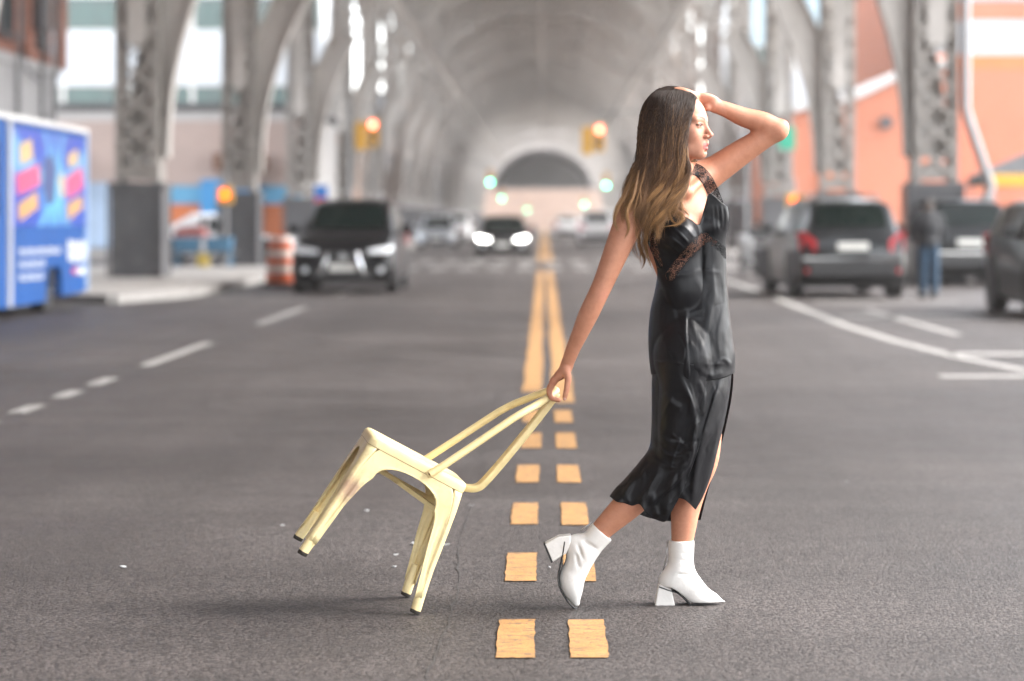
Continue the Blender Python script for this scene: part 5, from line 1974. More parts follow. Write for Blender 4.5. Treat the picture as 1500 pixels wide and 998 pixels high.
def paint_skin(V):
    """the tint of the skin itself: lips, brows, lashes, eyes, nails"""
    n = len(V)
    base = np.array([0.455, 0.210, 0.130])
    col = np.tile(base, (n, 1))
    hl = (V - H0) @ HROT                                   # head-local coordinates
    head = (np.linalg.norm(hl, axis=1) < .17)
    face = np.array([0.49, 0.238, 0.158])
    wf = np.clip((hl[:, 2] + .125) / .03, 0, 1) * head
    wf = wf * np.clip((hl[:, 0] + .03) / .05, 0, 1)
    col = col * (1 - wf[:, None]) + face * wf[:, None]
    def blend(mask, c):
        nonlocal col
        m = np.clip(mask, 0, 1)[:, None]
        col = col * (1 - m) + np.array(c) * m
    x, y, z = hl[:, 0], hl[:, 1], hl[:, 2]
    fr = head & (x > .055)
    for s in (-1, 1):
        ys = s * y
        # blush
        blend(fr * .35 * np.exp(-((ys - .038) / .018) ** 2 - ((z + .030) / .018) ** 2), (0.60, 0.27, 0.20))
        # eye: white, iris, lash lines
        t = (ys - .0195) / .0250
        inside = (t > 0) & (t < 1)
        up = .0002 + .0058 * np.sqrt(np.clip(4 * t * (1 - t), 0, 1))
        lo = -.0008 - .0040 * np.clip(4 * t * (1 - t), 0, 1) ** .6
        eye = fr & inside & (z < up) & (z > lo)
        blend(eye * 1.0, (0.30, 0.15, 0.12))
        lash = fr & (t > -.06) & (t < 1.12) & (np.abs(z - (up + .0006)) < .0021)
        blend(lash * .92, (0.02, 0.013, 0.01))
        lash2 = fr & inside & (np.abs(z - lo) < .0012)
        blend(lash2 * .55, (0.12, 0.06, 0.045))
        # brow
        tb = (ys - .0135) / .0360
        zb = .0205 + .0075 * np.sin(np.clip(tb, 0, 1) * 2.2)
        th = .0038 * (1 - .65 * np.clip(tb, 0, 1))
        brow = np.clip(1.6 - np.abs(z - zb) / th, 0, 1) * ((tb > 0) & (tb < 1) & fr)
        blend(brow * .95, (0.075, 0.042, 0.028))
        # shadowless crease colour of the lid is left to the light
    lipz_u = (np.abs(y) < .0215) & (z < -.0572 - .10 * np.abs(y)) & (z > -.0690) & (x > .078)
    lipz_l = (np.abs(y) < .0205) & (z <= -.0690) & (z > -.0835 + .20 * np.abs(y)) & (x > .078)
    blend((head & (lipz_u | lipz_l)) * .85, (0.40, 0.115, 0.105))
    blend((head & (np.abs(z + .0690) < .0016) & (np.abs(y) < .018) & (x > .085)) * .9, (0.13, 0.03, 0.03))
    blend(head * .45 * np.exp(-((x - .115) / .012) ** 2 - (y / .014) ** 2 - ((z + .031) / .012) ** 2), (0.60, 0.27, 0.21))
    # nails of the hand on the chair
    for p in (Q(826.6, 584.5, -.090),):
        d = np.linalg.norm(V - p, axis=1)
        blend((d < .0062) * .7, (0.62, 0.40, 0.36))
    # knuckles and elbow a little redder
    for p, r_ in ((Q(1147, 184, .088), .03), (Q(811, 558, -.03), .03), (Q(884, 432, -.14), .02)):
        d = np.linalg.norm(V - p, axis=1)
        blend(np.exp(-(d / r_) ** 2) * .35, (0.56, 0.24, 0.18))
    return np.concatenate([col, np.ones((n, 1))], 1)


tint = paint_skin(BV)
me = np_mesh('body', BV, BF, M_SKIN)
a_ = me.attributes.new('tint', 'FLOAT_COLOR', 'POINT')
a_.data.foreach_set('color', tint.astype(np.float32).ravel())
body_o = wchild('body', me)
# eyes: small glossy corneas set in the painted lids
M_SCLERA = mat('eye_white', (0.42, 0.39, 0.37), 0.25, var=0.05, scale=200)
M_IRIS = mat('brown_iris', (0.030, 0.016, 0.009), 0.12, spec=0.6, var=0.3, scale=600)
gaze = HROT @ np.array([math.cos(R(4)), -math.sin(R(4)), 0.02])
gaze = gaze / np.linalg.norm(gaze)
for s in (-1, 1):
    c = HP(.0722, s * .0315, .0003)
    prof = [(math.sin(a) * .0138, math.cos(a) * .0138) for a in np.linspace(0.02, PI - .02, 26)]
    mb = MB().lathe(prof, 24)
    me = mb.mesh('eye', M_SCLERA, True)
    me.materials.append(M_IRIS)
    for p in me.polygons:
        if p.center.z > .0138 * math.cos(R(27)):
            p.material_index = 1
    q = Vector(gaze).to_track_quat('Z', 'Y').to_matrix().to_4x4()
    me.transform(Matrix.Translation(Vector(c)) @ q)
    wchild('eye', me)


# ---- torso field used to drape the cloth
TF = Field(np.arange(.15, .72, .006), np.arange(7.92, 8.45, .006), np.arange(.20, 1.52, .006))
add_torso(TF)
TF.path([Q(1006, 530, -.07), Q(998, 600, -.068), Q(985, 672, -.06), Q(958, 702, -.055), Q(925, 735, -.052), Q(886, 772, -.05)], [.088, .076, .056, .054, .053, .046], .03)
TF.path([Q(1016, 530, .07), Q(1026, 600, .065), Q(1030, 668, .05), Q(1016, 706, .047), Q(1005, 742, .045)], [.088, .076, .055, .052, .050], .03)


def hit(px, py, F=TF, far=False, lo=-.26, hi=.26, n=105):
    """depth offset of the skin seen at photo pixels (nan where the ray misses)"""
    px, py = np.asarray(px, float).ravel(), np.asarray(py, float).ravel()
    ds = np.linspace(lo, hi, n)
    if far:
        ds = ds[::-1]
    res = np.full(len(px), np.nan)
    prev, dprev = None, 0.0
    for d in ds:
        D = WD + d
        P = np.stack([(px - VPX) / FPX * D, np.full(len(px), D), CAM_H - (py - VPY) / FPX * D], 1)
        v = F.sample(P)
        if prev is not None:
            m = (v < 0) & (prev >= 0) & np.isnan(res)
            res[m] = (dprev + (d - dprev) * prev / np.maximum(prev - v, 1e-6))[m]
        prev, dprev = v, d
    return res


def curve_pts(pts, n):
    P = [np.array(p, float) for p in pts]
    sp = smooth_path([(p[0], p[1], 0) for p in P], 12)
    arr = np.array([[p.x, p.y] for p in sp])
    L_ = np.concatenate([[0], np.cumsum(np.linalg.norm(np.diff(arr, axis=0), axis=1))])
    t = np.linspace(0, L_[-1], n)
    return np.stack([np.interp(t, L_, arr[:, 0]), np.interp(t, L_, arr[:, 1])], 1)


def coons(top, bot, lef, rig, nu, nv):
    T, B, Lc, Rc = curve_pts(top, nu), curve_pts(bot, nu), curve_pts(lef, nv), curve_pts(rig, nv)
    u = np.linspace(0, 1, nu)[None, :, None]
    v = np.linspace(0, 1, nv)[:, None, None]
    S = (1 - v) * T[None] + v * B[None] + (1 - u) * Lc[:, None] + u * Rc[:, None]
    S -= (1 - u) * (1 - v) * T[0] + u * (1 - v) * T[-1] + (1 - u) * v * B[0] + u * v * B[-1]
    return S                                                # (nv, nu, 2) in photo pixels


def seg_dist(px, py, line):
    """signed distance (side) and along-fraction to a polyline"""
    best = np.full(px.shape, 1e9)
    side = np.zeros(px.shape)
    al = np.zeros(px.shape)
    m = len(line) - 1
    for i, (a, b) in enumerate(zip(line[:-1], line[1:])):
        ax_, ay_ = a
        dx, dy = b[0] - ax_, b[1] - ay_
        t = np.clip(((px - ax_) * dx + (py - ay_) * dy) / (dx * dx + dy * dy + 1e-9), 0, 1)
        qx, qy = px - ax_ - t * dx, py - ay_ - t * dy
        d = np.hypot(qx, qy)
        s = np.sign(dx * qy - dy * qx)
        c = d < best
        best = np.where(c, d, best)
        side = np.where(c, s, side)
        al = np.where(c, (i + t) / m, al)
    return best * side, al


def folds(S, lst):
    """displacement towards the viewer of soft folds given as (polyline, width px, height m, asymmetry)"""
    px, py = S[..., 0], S[..., 1]
    out = np.zeros(px.shape)
    for (line, w, h, asym) in lst:
        ln = curve_pts(line, 24)
        d, al = seg_dist(px, py, [tuple(p) for p in ln])
        w = w * 1.0
        wl = np.where(d > 0, w * (1 + asym), w * (1 - asym))
        fade = np.clip(np.minimum(al, 1 - al) * 7 + .12, 0, 1)
        out += h * fade * np.exp(-(d / wl) ** 2)
    return out


def blur2(A, it=2):
    for _ in range(it):
        A = np.pad(A, 1, mode='edge')
        A = (A[:-2, 1:-1] + A[2:, 1:-1] + A[1:-1, :-2] + A[1:-1, 2:] + 4 * A[1:-1, 1:-1]) / 8
    return A


def sheet_mesh(name, S, dy, m, lace=None, flip=False):
    nv, nu = dy.shape
    D = WD + dy
    V = np.stack([(S[..., 0] - VPX) / FPX * D, D, CAM_H - (S[..., 1] - VPY) / FPX * D], -1).reshape(-1, 3)
    i = np.arange(nv * nu).reshape(nv, nu)
    F = np.stack([i[:-1, :-1], i[1:, :-1], i[1:, 1:], i[:-1, 1:]], -1).reshape(-1, 4)
    if flip:
        F = F[:, ::-1]
    me = np_mesh(name, V, F, m)
    if lace is not None:
        a = me.attributes.new('lace', 'FLOAT', 'POINT')
        a.data.foreach_set('value', lace.astype(np.float32).ravel())
    return me


def solid(o, th):
    md = o.modifiers.new('thickness', 'SOLIDIFY')
    md.thickness = th
    md.offset = 0
    return o


def drape(S, edge_l, edge_r, bulge, clear, smooth_it=5, far=False, power=.5):
    """depth of a cloth sheet: a bulging profile pushed out where the body needs it"""
    nv, nu = S.shape[:2]
    u = np.linspace(0, 1, nu)[None, :]
    v = np.linspace(0, 1, nv)[:, None]
    el = np.interp(v[:, 0], np.linspace(0, 1, len(edge_l)), edge_l)[:, None]
    er = np.interp(v[:, 0], np.linspace(0, 1, len(edge_r)), edge_r)[:, None]
    bl = np.interp(v[:, 0], np.linspace(0, 1, len(bulge)), bulge)[:, None]
    prof = el * (1 - u) + er * u - bl * np.power(np.clip(1 - (2 * u - 1) ** 2, 0, 1), power)
    h = hit(S[..., 0], S[..., 1], far=far).reshape(nv, nu)
    sg = 1 if far else -1
    need = np.where(np.isnan(h), prof, h + sg * clear)
    out = np.maximum(prof, need) if far else np.minimum(prof, need)
    o2 = blur2(out, smooth_it)
    return np.maximum(o2, np.where(np.isnan(h), o2, h + sg * .004)) if far else np.minimum(o2, np.where(np.isnan(h), o2, h + sg * .004))


# ---- bodice
B_LEFT = [(944, 346), (953, 366), (961, 388), (963, 404), (959, 428), (953, 455), (950, 490), (951, 525), (954, 549)]
B_RIGHT = [(1066, 303), (1068, 322), (1065, 340), (1063, 362), (1064, 395), (1066, 430), (1070, 468), (1074, 500), (1077, 522), (1076, 546)]
B_TOP = [(944, 346), (950, 328), (958, 312), (975, 309), (998, 315), (1012, 322), (1024, 329), (1031, 308), (1038, 285), (1046, 287), (1056, 296), (1066, 303)]
B_BOT = [(954, 549), (975, 546), (998, 549), (1010, 556), (1030, 558), (1050, 556), (1065, 552), (1076, 546)]
S = coons(B_TOP, B_BOT, B_LEFT, B_RIGHT, 110, 150)
dy = drape(S, [.05, .04, .03, .02, .02], [-.045, -.02, -.01, -.01, 0.0], [.06, .08, .10, .125, .14], .007)
bf = [([(1006, 452), (1004, 480), (1006, 515), (1009, 556)], 4.5, .0075, .45), ([(1042, 392), (1046, 430), (1036, 480), (1034, 520), (1040, 556)], 6, .008, .3),
      ([(1058, 400), (1062, 440), (1052, 490), (1056, 530)], 4.5, .0055, -.3), ([(985, 456), (1005, 459), (1030, 452)], 3.5, .002, .3), ([(966, 405), (978, 430), (990, 455)], 4, .0045, .2),
      ([(955, 534), (978, 530), (1000, 533)], 3.0, .0035, .4), ([(1018, 405), (1030, 430), (1024, 470)], 7, .005, 0), ([(1068, 470), (1062, 510), (1070, 540)], 4, .006, .2),
      ([(960, 470), (975, 495), (980, 525)], 7, .004, 0), ([(1048, 535), (1060, 526), (1072, 534)], 3, .005, .3), ([(1008, 500), (1020, 515), (1022, 545)], 5, .004, .2),
      ([(972, 395), (1000, 402), (1030, 396), (1058, 400)], 4, .0035, .3), ([(1024, 540), (1040, 550), (1060, 546)], 4, .004, 0),
      # gathers of the cups
      ([(982, 332), (996, 342), (1010, 357)], 2.2, .0055, .3), ([(974, 342), (988, 352), (1003, 364)], 2.2, .0055, .3), ([(970, 354), (984, 362), (996, 372)], 2.2, .005, .3),
      ([(990, 326), (1005, 334), (1018, 348)], 2.2, .0045, .3), ([(966, 366), (976, 372), (988, 380)], 2.2, .0045, .2),
      ([(1056, 300), (1058, 318), (1058, 336)], 2.2, .006, .3), ([(1063, 303), (1065, 318), (1062, 338)], 2.0, .006, .3), ([(1050, 300), (1051, 318), (1052, 338)], 2.2, .004, .3), ([(1043, 300), (1045, 320), (1047, 340)], 2.4, .003, .3),
      ([(998, 318), (1012, 325), (1023, 333)], 1.8, .003, 0), ([(1025, 330), (1032, 308), (1038, 288)], 1.8, .003, 0)]
def random_folds(seed, n, box, ang, spread, ln, w, h):
    r_ = np.random.default_rng(seed)
    out = []
    for _ in range(n):
        x, y = r_.uniform(box[0], box[2]), r_.uniform(box[1], box[3])
        a = R(ang + r_.normal(0, spread))
        l = r_.uniform(*ln)
        dx, dy_ = math.cos(a) * l, math.sin(a) * l
        b = r_.normal(0, .18) * l
        out.append(([(x - dx, y - dy_), (x - dy_ / l * b, y + dx / l * b), (x + dx, y + dy_)], r_.uniform(*w), r_.uniform(*h) * r_.choice([1, 1, -1]), r_.uniform(-.4, .4)))
    return out


bf += random_folds(5, 26, (958, 392, 1070, 545), 84, 10, (18, 44), (2.2, 4.6), (.0010, .0026))
bf += random_folds(6, 12, (958, 420, 1068, 550), 8, 14, (8, 22), (1.6, 2.8), (.0006, .0014))
dy = dy - .62 * folds(S, bf)
PX, PY = S[..., 0], S[..., 1]
lace = np.zeros(PX.shape)
for (line, w) in (([(982, 404), (992, 390), (1005, 374), (1020, 359), (1032, 348)], 8.5), ([(1035, 349), (1048, 357), (1058, 366), (1064, 374)], 6.0),
                  ([(952, 334), (955, 350), (960, 368), (966, 388)], 6.0)):
    d, al = seg_dist(PX, PY, [tuple(p) for p in curve_pts(line, 20)])
    lace = np.maximum(lace, np.clip((w - np.abs(d)) / 1.5, 0, 1))
bod = solid(wchild('dress_bodice', sheet_mesh('dress_bodice', S, dy, M_LACE, lace)), .0014)
bod['label'] = 'black satin bodice with lace bands under the bust'
S2 = coons([(944, 346), (975, 356), (1010, 354), (1045, 335), (1066, 303)], B_BOT, B_LEFT, B_RIGHT, 60, 90)
dy2 = drape(S2, [.05, .04, .03, .02, .02], [-.045, -.02, -.01, -.01, 0.0], [-.10, -.10, -.11, -.14, -.15], .007, far=True)
solid(wchild('dress_back', sheet_mesh('dress_back', S2, dy2, M_SATIN, flip=True)), .0014)

# ---- skirt: near and far sheets with a slit over the front leg
K_LEFT = [(957, 528), (955, 560), (955, 600), (954, 635), (951, 656), (939, 674), (917, 700), (903, 714), (893, 727)]
K_RIGHT = [(1071, 530), (1071, 552), (1068, 580), (1061, 618), (1052, 655), (1043, 692), (1031, 725), (1019, 747)]
K_BOT = [(893, 727), (903, 735), (914, 737), (926, 741), (937, 739), (947, 752), (960, 761), (975, 764), (981, 748), (985, 731), (1000, 731), (1010, 738), (1019, 747)]
S = coons([(957, 528), (985, 530), (1015, 534), (1045, 534), (1071, 530)], K_BOT, K_LEFT, K_RIGHT, 130, 150)
dy = drape(S, [.02, .01, .0, -.03, -.045], [-.005, -.02, -.035, -.045, -.05], [.125, .125, .12, .095, .075], .008, 6)
kf = [([(998, 552), (1010, 580), (1019, 612), (1018, 645), (1010, 678), (992, 704), (968, 726), (948, 745)], 5.0, .013, .45),
      ([(1058, 552), (1046, 590), (1033, 630), (1022, 672), (1016, 710), (1015, 742)], 5.5, .014, -.3), ([(1068, 560), (1060, 600), (1050, 640), (1043, 680)], 3.5, .007, .2),
      ([(956, 648), (972, 662), (992, 668), (1012, 660)], 4.0, .008, .3), ([(962, 634), (980, 648), (1004, 648)], 4.5, .005, .3), ([(950, 662), (968, 678), (990, 684), (1008, 676)], 4.0, .007, .3),
      ([(972, 575), (986, 592), (1000, 600)], 6, .005, .2), ([(958, 590), (962, 620), (972, 640)], 6, .005, 0), ([(1024, 556), (1032, 580), (1030, 610)], 3.5, .006, .3),
      ([(946, 672), (930, 700), (912, 730)], 5, .007, .3), ([(966, 690), (950, 715), (936, 736)], 5, .006, -.2), ([(990, 690), (982, 720), (975, 755)], 5, .009, .3),
      ([(1000, 690), (998, 712), (1000, 730)], 4, .006, .2), ([(955, 720), (958, 740), (964, 758)], 4.5, .007, .2), ([(924, 704), (918, 720), (921, 738)], 3.5, .005, .2),
      ([(1010, 560), (1018, 590), (1024, 605)], 3, .004, .3)]
kf += random_folds(7, 22, (958, 560, 1055, 700), 100, 14, (16, 40), (1.8, 3.8), (.0012, .0032))
kf += random_folds(8, 14, (900, 670, 1000, 755), 125, 14, (12, 28), (1.8, 3.2), (.0014, .0034))
kf += random_folds(9, 4, (956, 625, 1012, 690), 22, 10, (12, 26), (1.6, 2.8), (.0014, .0034))
f_ = .8 * folds(S, kf)
vv = np.linspace(0, 1, S.shape[0])[:, None]
uu = np.linspace(0, 1, S.shape[1])[None, :]
dy = dy - f_ * np.clip(vv * 6, 0, 1) - .010 * np.clip((vv - .72) / .28, 0, 1) * np.sin(uu * 23 + 1.2 * np.sin(vv * 9))
sk_o = solid(wchild('skirt', sheet_mesh('skirt', S, dy, M_SATIN)), .0014)
KF_RIGHT = [(1071, 530), (1074, 552), (1071, 585), (1063, 625), (1054, 660), (1045, 692), (1034, 730), (1026, 762)]
KF_BOT = [(893, 727), (915, 742), (945, 757), (975, 763), (1000, 764), (1026, 762)]
S2 = coons([(957, 528), (985, 528), (1015, 530), (1045, 530), (1071, 530)], KF_BOT, K_LEFT, KF_RIGHT, 80, 110)
dy2 = drape(S2, [.02, .01, .0, -.03, -.045], [-.004, .03, .06, .075, .085], [-.15, -.145, -.13, -.10, -.07], .010, 5, far=True)
u2 = np.linspace(0, 1, S2.shape[1])[None, :]
v2 = np.linspace(0, 1, S2.shape[0])[:, None]
dy2 = dy2 + .008 * np.clip(v2 * 1.5, 0, 1) * np.sin(u2 * 21)
solid(wchild('skirt_back', sheet_mesh('skirt_back', S2, dy2, M_SATIN, flip=True)), .0014)


# ---- lace straps laid on the shoulders
def strap(name, line, w):
    c = curve_pts(line, 40)
    t = np.gradient(c, axis=0)
    t /= np.linalg.norm(t, axis=1)[:, None]
    nrm = np.stack([-t[:, 1], t[:, 0]], 1)
    k = 13
    S = np.stack([c + nrm * (w * (j / (k - 1) - .5) * (1 + .06 * math.sin(j * 2.1)))[..., None] if False else c + nrm * (w * (j / (k - 1) - .5)) for j in range(k)], 1)
    h = hit(S[..., 0], S[..., 1], F=AF).reshape(S.shape[:2])
    col = np.nanmean(h, axis=1, keepdims=True)
    col = np.where(np.isnan(col), np.nanmean(h), col)
    h = np.where(np.isnan(h), col + .01, h)
    dy = blur2(h - .005, 2)
    lace = np.ones(S.shape[:2])
    lace[:, 0] = lace[:, -1] = 0
    o = solid(wchild(name, sheet_mesh(name, S, dy, M_LACE, lace)), .001)
    o['label'] = 'black lace shoulder strap'


AF = Field(np.arange(.20, .72, .006), np.arange(7.92, 8.45, .006), np.arange(1.1, 1.52, .006))
add_torso(AF)
AF.path([Q(924, 318, -.10), Q(904, 366, -.112)], [.051, .043], .02)
AF.path([Q(1028, 262, .10), Q(1050, 248, .10), Q(1085, 224, .10)], [.055, .053, .048], .03)
strap('lace_strap', [(960, 338), (952, 314), (948, 294), (950, 276), (957, 262)], 20)
strap('lace_strap', [(1052, 300), (1044, 280), (1036, 264), (1026, 252), (1016, 247)], 17)


# ---- boots
def boot_mesh(fn, lo, hi):
    F = Field(np.arange(lo[0], hi[0], .0026), np.arange(lo[1], hi[1], .0026), np.arange(lo[2], hi[2], .0026))
    fn(F)
    V, Fq = F.mesh()
    return relax(V, Fq, 2, .5), Fq


def front_boot(F):
    d = .040
    F.path([Q(998, 780, d), Q(998, 805, d), Q(997, 828, d), Q(991, 846, d)], [.0436, .0430, .0412, .0425], .01)
    F.ell(Q(985, 850, d), (.046, .037, .040), None, .02)
    F.path([Q(997, 836, d), Q(1014, 857, d), Q(1031, 872, d - .004), Q(1050, 882.0, d - .007), Q(1064.5, 885.8, d - .010)], [.041, .036, .027, .0165, .0075], .022)
    F.path([Q(985, 856, d), Q(1003, 864, d), Q(1022, 876, d - .003), Q(1044, 884, d - .006)], [.034, .034, .030, .016], .02)
    F.ell(Q(1030, 878, d - .004), (.050, .039, .024), None, .02)
    for (x, y) in ((1016, 812), (1014, 822), (1017, 833), (1010, 842)):                      # creases round the ankle
        F.ell(Q(x, y, d - .046), (.034, .010, .0035), None, .008, True)
    X, Y, Z = F.ax[0][:, None, None], F.ax[1][None, :, None], F.ax[2][None, None, :]
    F.v = np.maximum(F.v, (Z - Q(0, 791.5, d)[2]).astype(np.float32))                        # top edge of the shaft
    F.v = np.maximum(F.v, (.010 - Z).astype(np.float32))                                     # flat under the ball of the foot
    xa, xb = Q(981, 0, d)[0], Q(1015, 0, d)[0]
    t = np.clip((X - xa) / (xb - xa), 0, 1)
    lim = .062 + (.010 - .062) * (t * t * (3 - 2 * t) * .45 + t * .55)
    F.v = np.maximum(F.v, np.where(X < xb, lim - Z, -1).astype(np.float32))                  # the waist rises to the heel seat


def rear_boot(F):
    d = -.050
    F.path([Q(896, 764, d), Q(882, 779, d), Q(866, 797, d), Q(853, 810, d)], [.0440, .0434, .0416, .043], .01)
    F.ell(Q(845, 800, d), (.041, .036, .041), None, .02)
    F.path([Q(857, 807, d), Q(846, 828, d), Q(838, 849, d), Q(840, 868, d), Q(844.5, 884, d)], [.041, .044, .040, .027, .0110], .02)
    ax = (Q(843, 884) - Q(836, 848))
    ax = ax / np.linalg.norm(ax)
    ay = np.array([0, 1.0, 0])
    F.ell(Q(836, 853, d), (.050, .039, .036), np.stack([ax, ay, np.cross(ax, ay)], 1), .02)
    for (x, y, a, ln) in ((852, 790, 52, .034), (861, 797, 42, .036), (849, 806, 70, .030), (870, 802, 34, .030), (846, 822, 78, .024)):   # wrinkles of the bent ankle
        w = np.array([math.cos(R(a)), 0, -math.sin(R(a))])
        F.ell(Q(x, y, d - .0475), (ln, .011, .0038), np.stack([w, ay, np.cross(w, ay)], 1), .009, True)
    p0 = Q(882, 779, d)
    nrm = Q(882, 779, d) - Q(866, 797, d)
    nrm = nrm / np.linalg.norm(nrm)
    X, Y, Z = F.ax[0][:, None, None], F.ax[1][None, :, None], F.ax[2][None, None, :]
    F.v = np.maximum(F.v, ((X - p0[0]) * nrm[0] + (Y - p0[1]) * nrm[1] + (Z - p0[2]) * nrm[2]).astype(np.float32))


for (nm, fn, lo, hi, lab) in (('boot', front_boot, (.36, 8.17, .0), (.66, 8.31, .30), 'white ankle boot standing flat in front'),
                              ('boot', rear_boot, (.02, 8.08, .0), (.27, 8.22, .32), 'white ankle boot behind, heel lifted and toe on the road')):
    V, Fq = boot_mesh(fn, lo, hi)
    bo = wchild(nm, np_mesh(nm, V, Fq, M_BOOT))
    bo['label'] = lab
    if fn is front_boot:
        d = .040
        heel = [(964.5, 855), (974, 858), (983, 862), (989, 889), (958.5, 889)]
        sole = [(965, 858), (980, 863.5), (992, 867.5), (1003, 877), (1014, 887), (1026, 890.5), (1046, 890), (1060, 888.5), (1066, 886)]
        wid = [.030, .030, .028, .030, .036, .040, .034, .018, .006]
        tipc = [(958.5, 888.2), (989, 888.2), (989.3, 891), (958.2, 891)]
        zip_ = [(978, 793), (977, 812), (972, 835)]
    else:
        d = -.050
        heel = [(836, 783), (836, 796), (830, 809), (809.5, 822), (798, 795.5), (818, 785)]
        sole = [(827, 792), (825, 806), (821, 828), (817.5, 845), (821, 862), (831, 880), (840, 890), (846, 891.5)]
        wid = [.030, .030, .030, .036, .040, .030, .014, .005]
        tipc = [(798.5, 794.5), (810, 822), (807.3, 823.2), (795.9, 795.5)]
        zip_ = [(867, 765), (858, 772), (850, 778)]
    hb = []
    for (poly, hw, nm2, m2) in ((heel, .029, 'heel', M_BOOT), (tipc, .0285, 'heel_tip', M_SOLE)):
        q = [Q(p[0], p[1], d - hw) for p in poly] + [Q(p[0], p[1], d + hw) for p in poly]
        # give both ends the same outline in space
        k = len(poly)
        a0 = [Q(p[0], p[1], d) for p in poly]
        q = [p + np.array([0, -hw, 0]) for p in a0] + [p + np.array([0, hw, 0]) for p in a0]
        mb = MB().add(q, [tuple(range(k)), tuple(reversed(range(k, 2 * k)))] + [(i, k + i, k + (i + 1) % k, (i + 1) % k) for i in range(k)])
        o = wchild(nm2, mb.mesh(nm2, m2), bo)
        md = o.modifiers.new('bevel', 'BEVEL')
        md.width = .004 if nm2 == 'heel' else .0006
        md.segments = 3
        md.limit_method = 'ANGLE'
        if nm2 == 'heel':
            shade(o.data, 40)
    c = curve_pts(sole, 30)
    wi = np.interp(np.linspace(0, 1, 30), np.linspace(0, 1, len(wid)), wid)
    rows = []
    for p, w in zip(c, wi):
        a0 = Q(p[0], p[1], d)
        rows.append([tuple(a0 + np.array([0, f * w, 0])) for f in (-1, -.5, 0, .5, 1)])
    so = wchild('sole', MB().grid(rows).mesh('sole', M_SOLE, True), bo)
    md = so.modifiers.new('thickness', 'SOLIDIFY')
    md.thickness = .0042
    md.offset = 0
    zp = [Q(p[0], p[1], d) for p in zip_]
    wchild('zip', MB().tube(zp, .0022, 6).mesh('zip', M_RIM, True), bo)


# ---- hair: a soft dark under-volume and several thousand strands, brown at the roots and golden at the tips
NEAR = [  # from the back of the head to the face; photo pixels and depth
    [(966, 136, .020), (945, 165, .015), (938, 215, .015), (928, 262, .0), (910, 296, -.055), (900, 318, -.115), (897, 338, -.16)],
    [(970, 134, .0), (948, 165, -.045), (941, 215, -.055), (932, 262, -.085), (918, 298, -.150), (908, 325, -.175)],
    [(976, 132, -.008), (956, 163, -.072), (949, 215, -.085), (941, 262, -.112), (930, 300, -.158), (926, 336, -.150), (942, 388, -.115)],
    [(983, 131.5, -.010), (967, 162, -.086), (960, 215, -.098), (955, 265, -.120), (946, 305, -.148), (950, 345, -.135), (946, 392, -.110)],
    [(991, 132, -.012), (980, 163, -.091), (973, 213, -.106), (970, 262, -.122), (960, 300, -.145), (955, 338, -.158), (962, 362, -.158)],
    [(1000, 135, -.014), (993, 165, -.088), (985, 208, -.106), (985, 252, -.118), (976, 292, -.138), (966, 330, -.160), (972, 350, -.165)],
    [(1009, 139, -.018), (1007, 165, -.079), (994, 205, -.104), (996, 245, -.112), (988, 280, -.130), (978, 312, -.156), (990, 332, -.168)],
    [(1016, 145, -.022), (1016, 170, -.070), (1002, 204, -.098), (1006, 240, -.102), (999, 270, -.120), (988, 298, -.144), (1000, 318, -.162), (984, 332, -.168)],
]
FAR = [
    [(966, 136, .020), (944, 168, .040), (938, 215, .050), (930, 262, .050), (920, 300, .030), (925, 345, .0), (946, 392, -.02)],
    [(985, 132, .01), (958, 165, .075), (950, 215, .085), (945, 265, .075), (940, 310, .06), (940, 360, .04)],
    [(1000, 135, .012), (985, 165, .085), (980, 215, .092), (985, 250, .08), (985, 290, .06), (980, 320, .05)],
    [(1012, 144, .010), (1012, 170, .068), (1006, 205, .085), (1012, 232, .070), (1020, 246, .040), (1016, 262, .015), (1008, 270, .0)],
]


def resample(g, n):
    sp = smooth_path(g, 10)
    arr = np.array([[p.x, p.y, p.z] for p in sp])
    Ls = np.concatenate([[0], np.cumsum(np.hypot(np.diff(arr[:, 0]), np.diff(arr[:, 1])))])
    t = np.linspace(0, Ls[-1], n)
    return np.stack([np.interp(t, Ls, arr[:, k]) for k in range(3)], 1)


NP = 26
GN = np.stack([resample(g, NP) for g in NEAR])
GF = np.stack([resample(g, NP) for g in FAR])


def guide(G, u):
    x = u * (len(G) - 1)
    i = int(min(len(G) - 2, math.floor(x)))
    f = x - i
    return G[i] * (1 - f) + G[i + 1] * f


# under-volume
HF = Field(np.arange(.20, .56, .004), np.arange(7.98, 8.36, .004), np.arange(1.14, 1.775, .004))
HF.ell(HP(-.016, 0, .030), (.099, .0785, .0845), HROT, .01)
for G, us in ((GN, np.linspace(0, 1, 22)), (GF, np.linspace(0, 1, 10))):
    for u in us:
        g = guide(G, u)[::2]
        pts = []
        for p in g[:8]:
            pts.append(Q(p[0], p[1], p[2] + (.012 if G is GN else -.012)))
        HF.path(pts, [.006] + [.0105] * (len(pts) - 3) + [.008, .004], .016)
# the face and forehead stay free
HF.ell(HP(.080, 0, -.02), (.062, .085, .095), HROT, .006, True)
HF.ell(HP(.086, 0, .058), (.044, .056, .046), HROT, .006, True)
V, Fq = HF.mesh()
V = relax(V, Fq, 2, .5)
M_HAIR_U = mat('hair_under_volume', (0.016, 0.008, 0.005), 0.8, var=0.3, scale=60, bump=0.5, bscale=160)


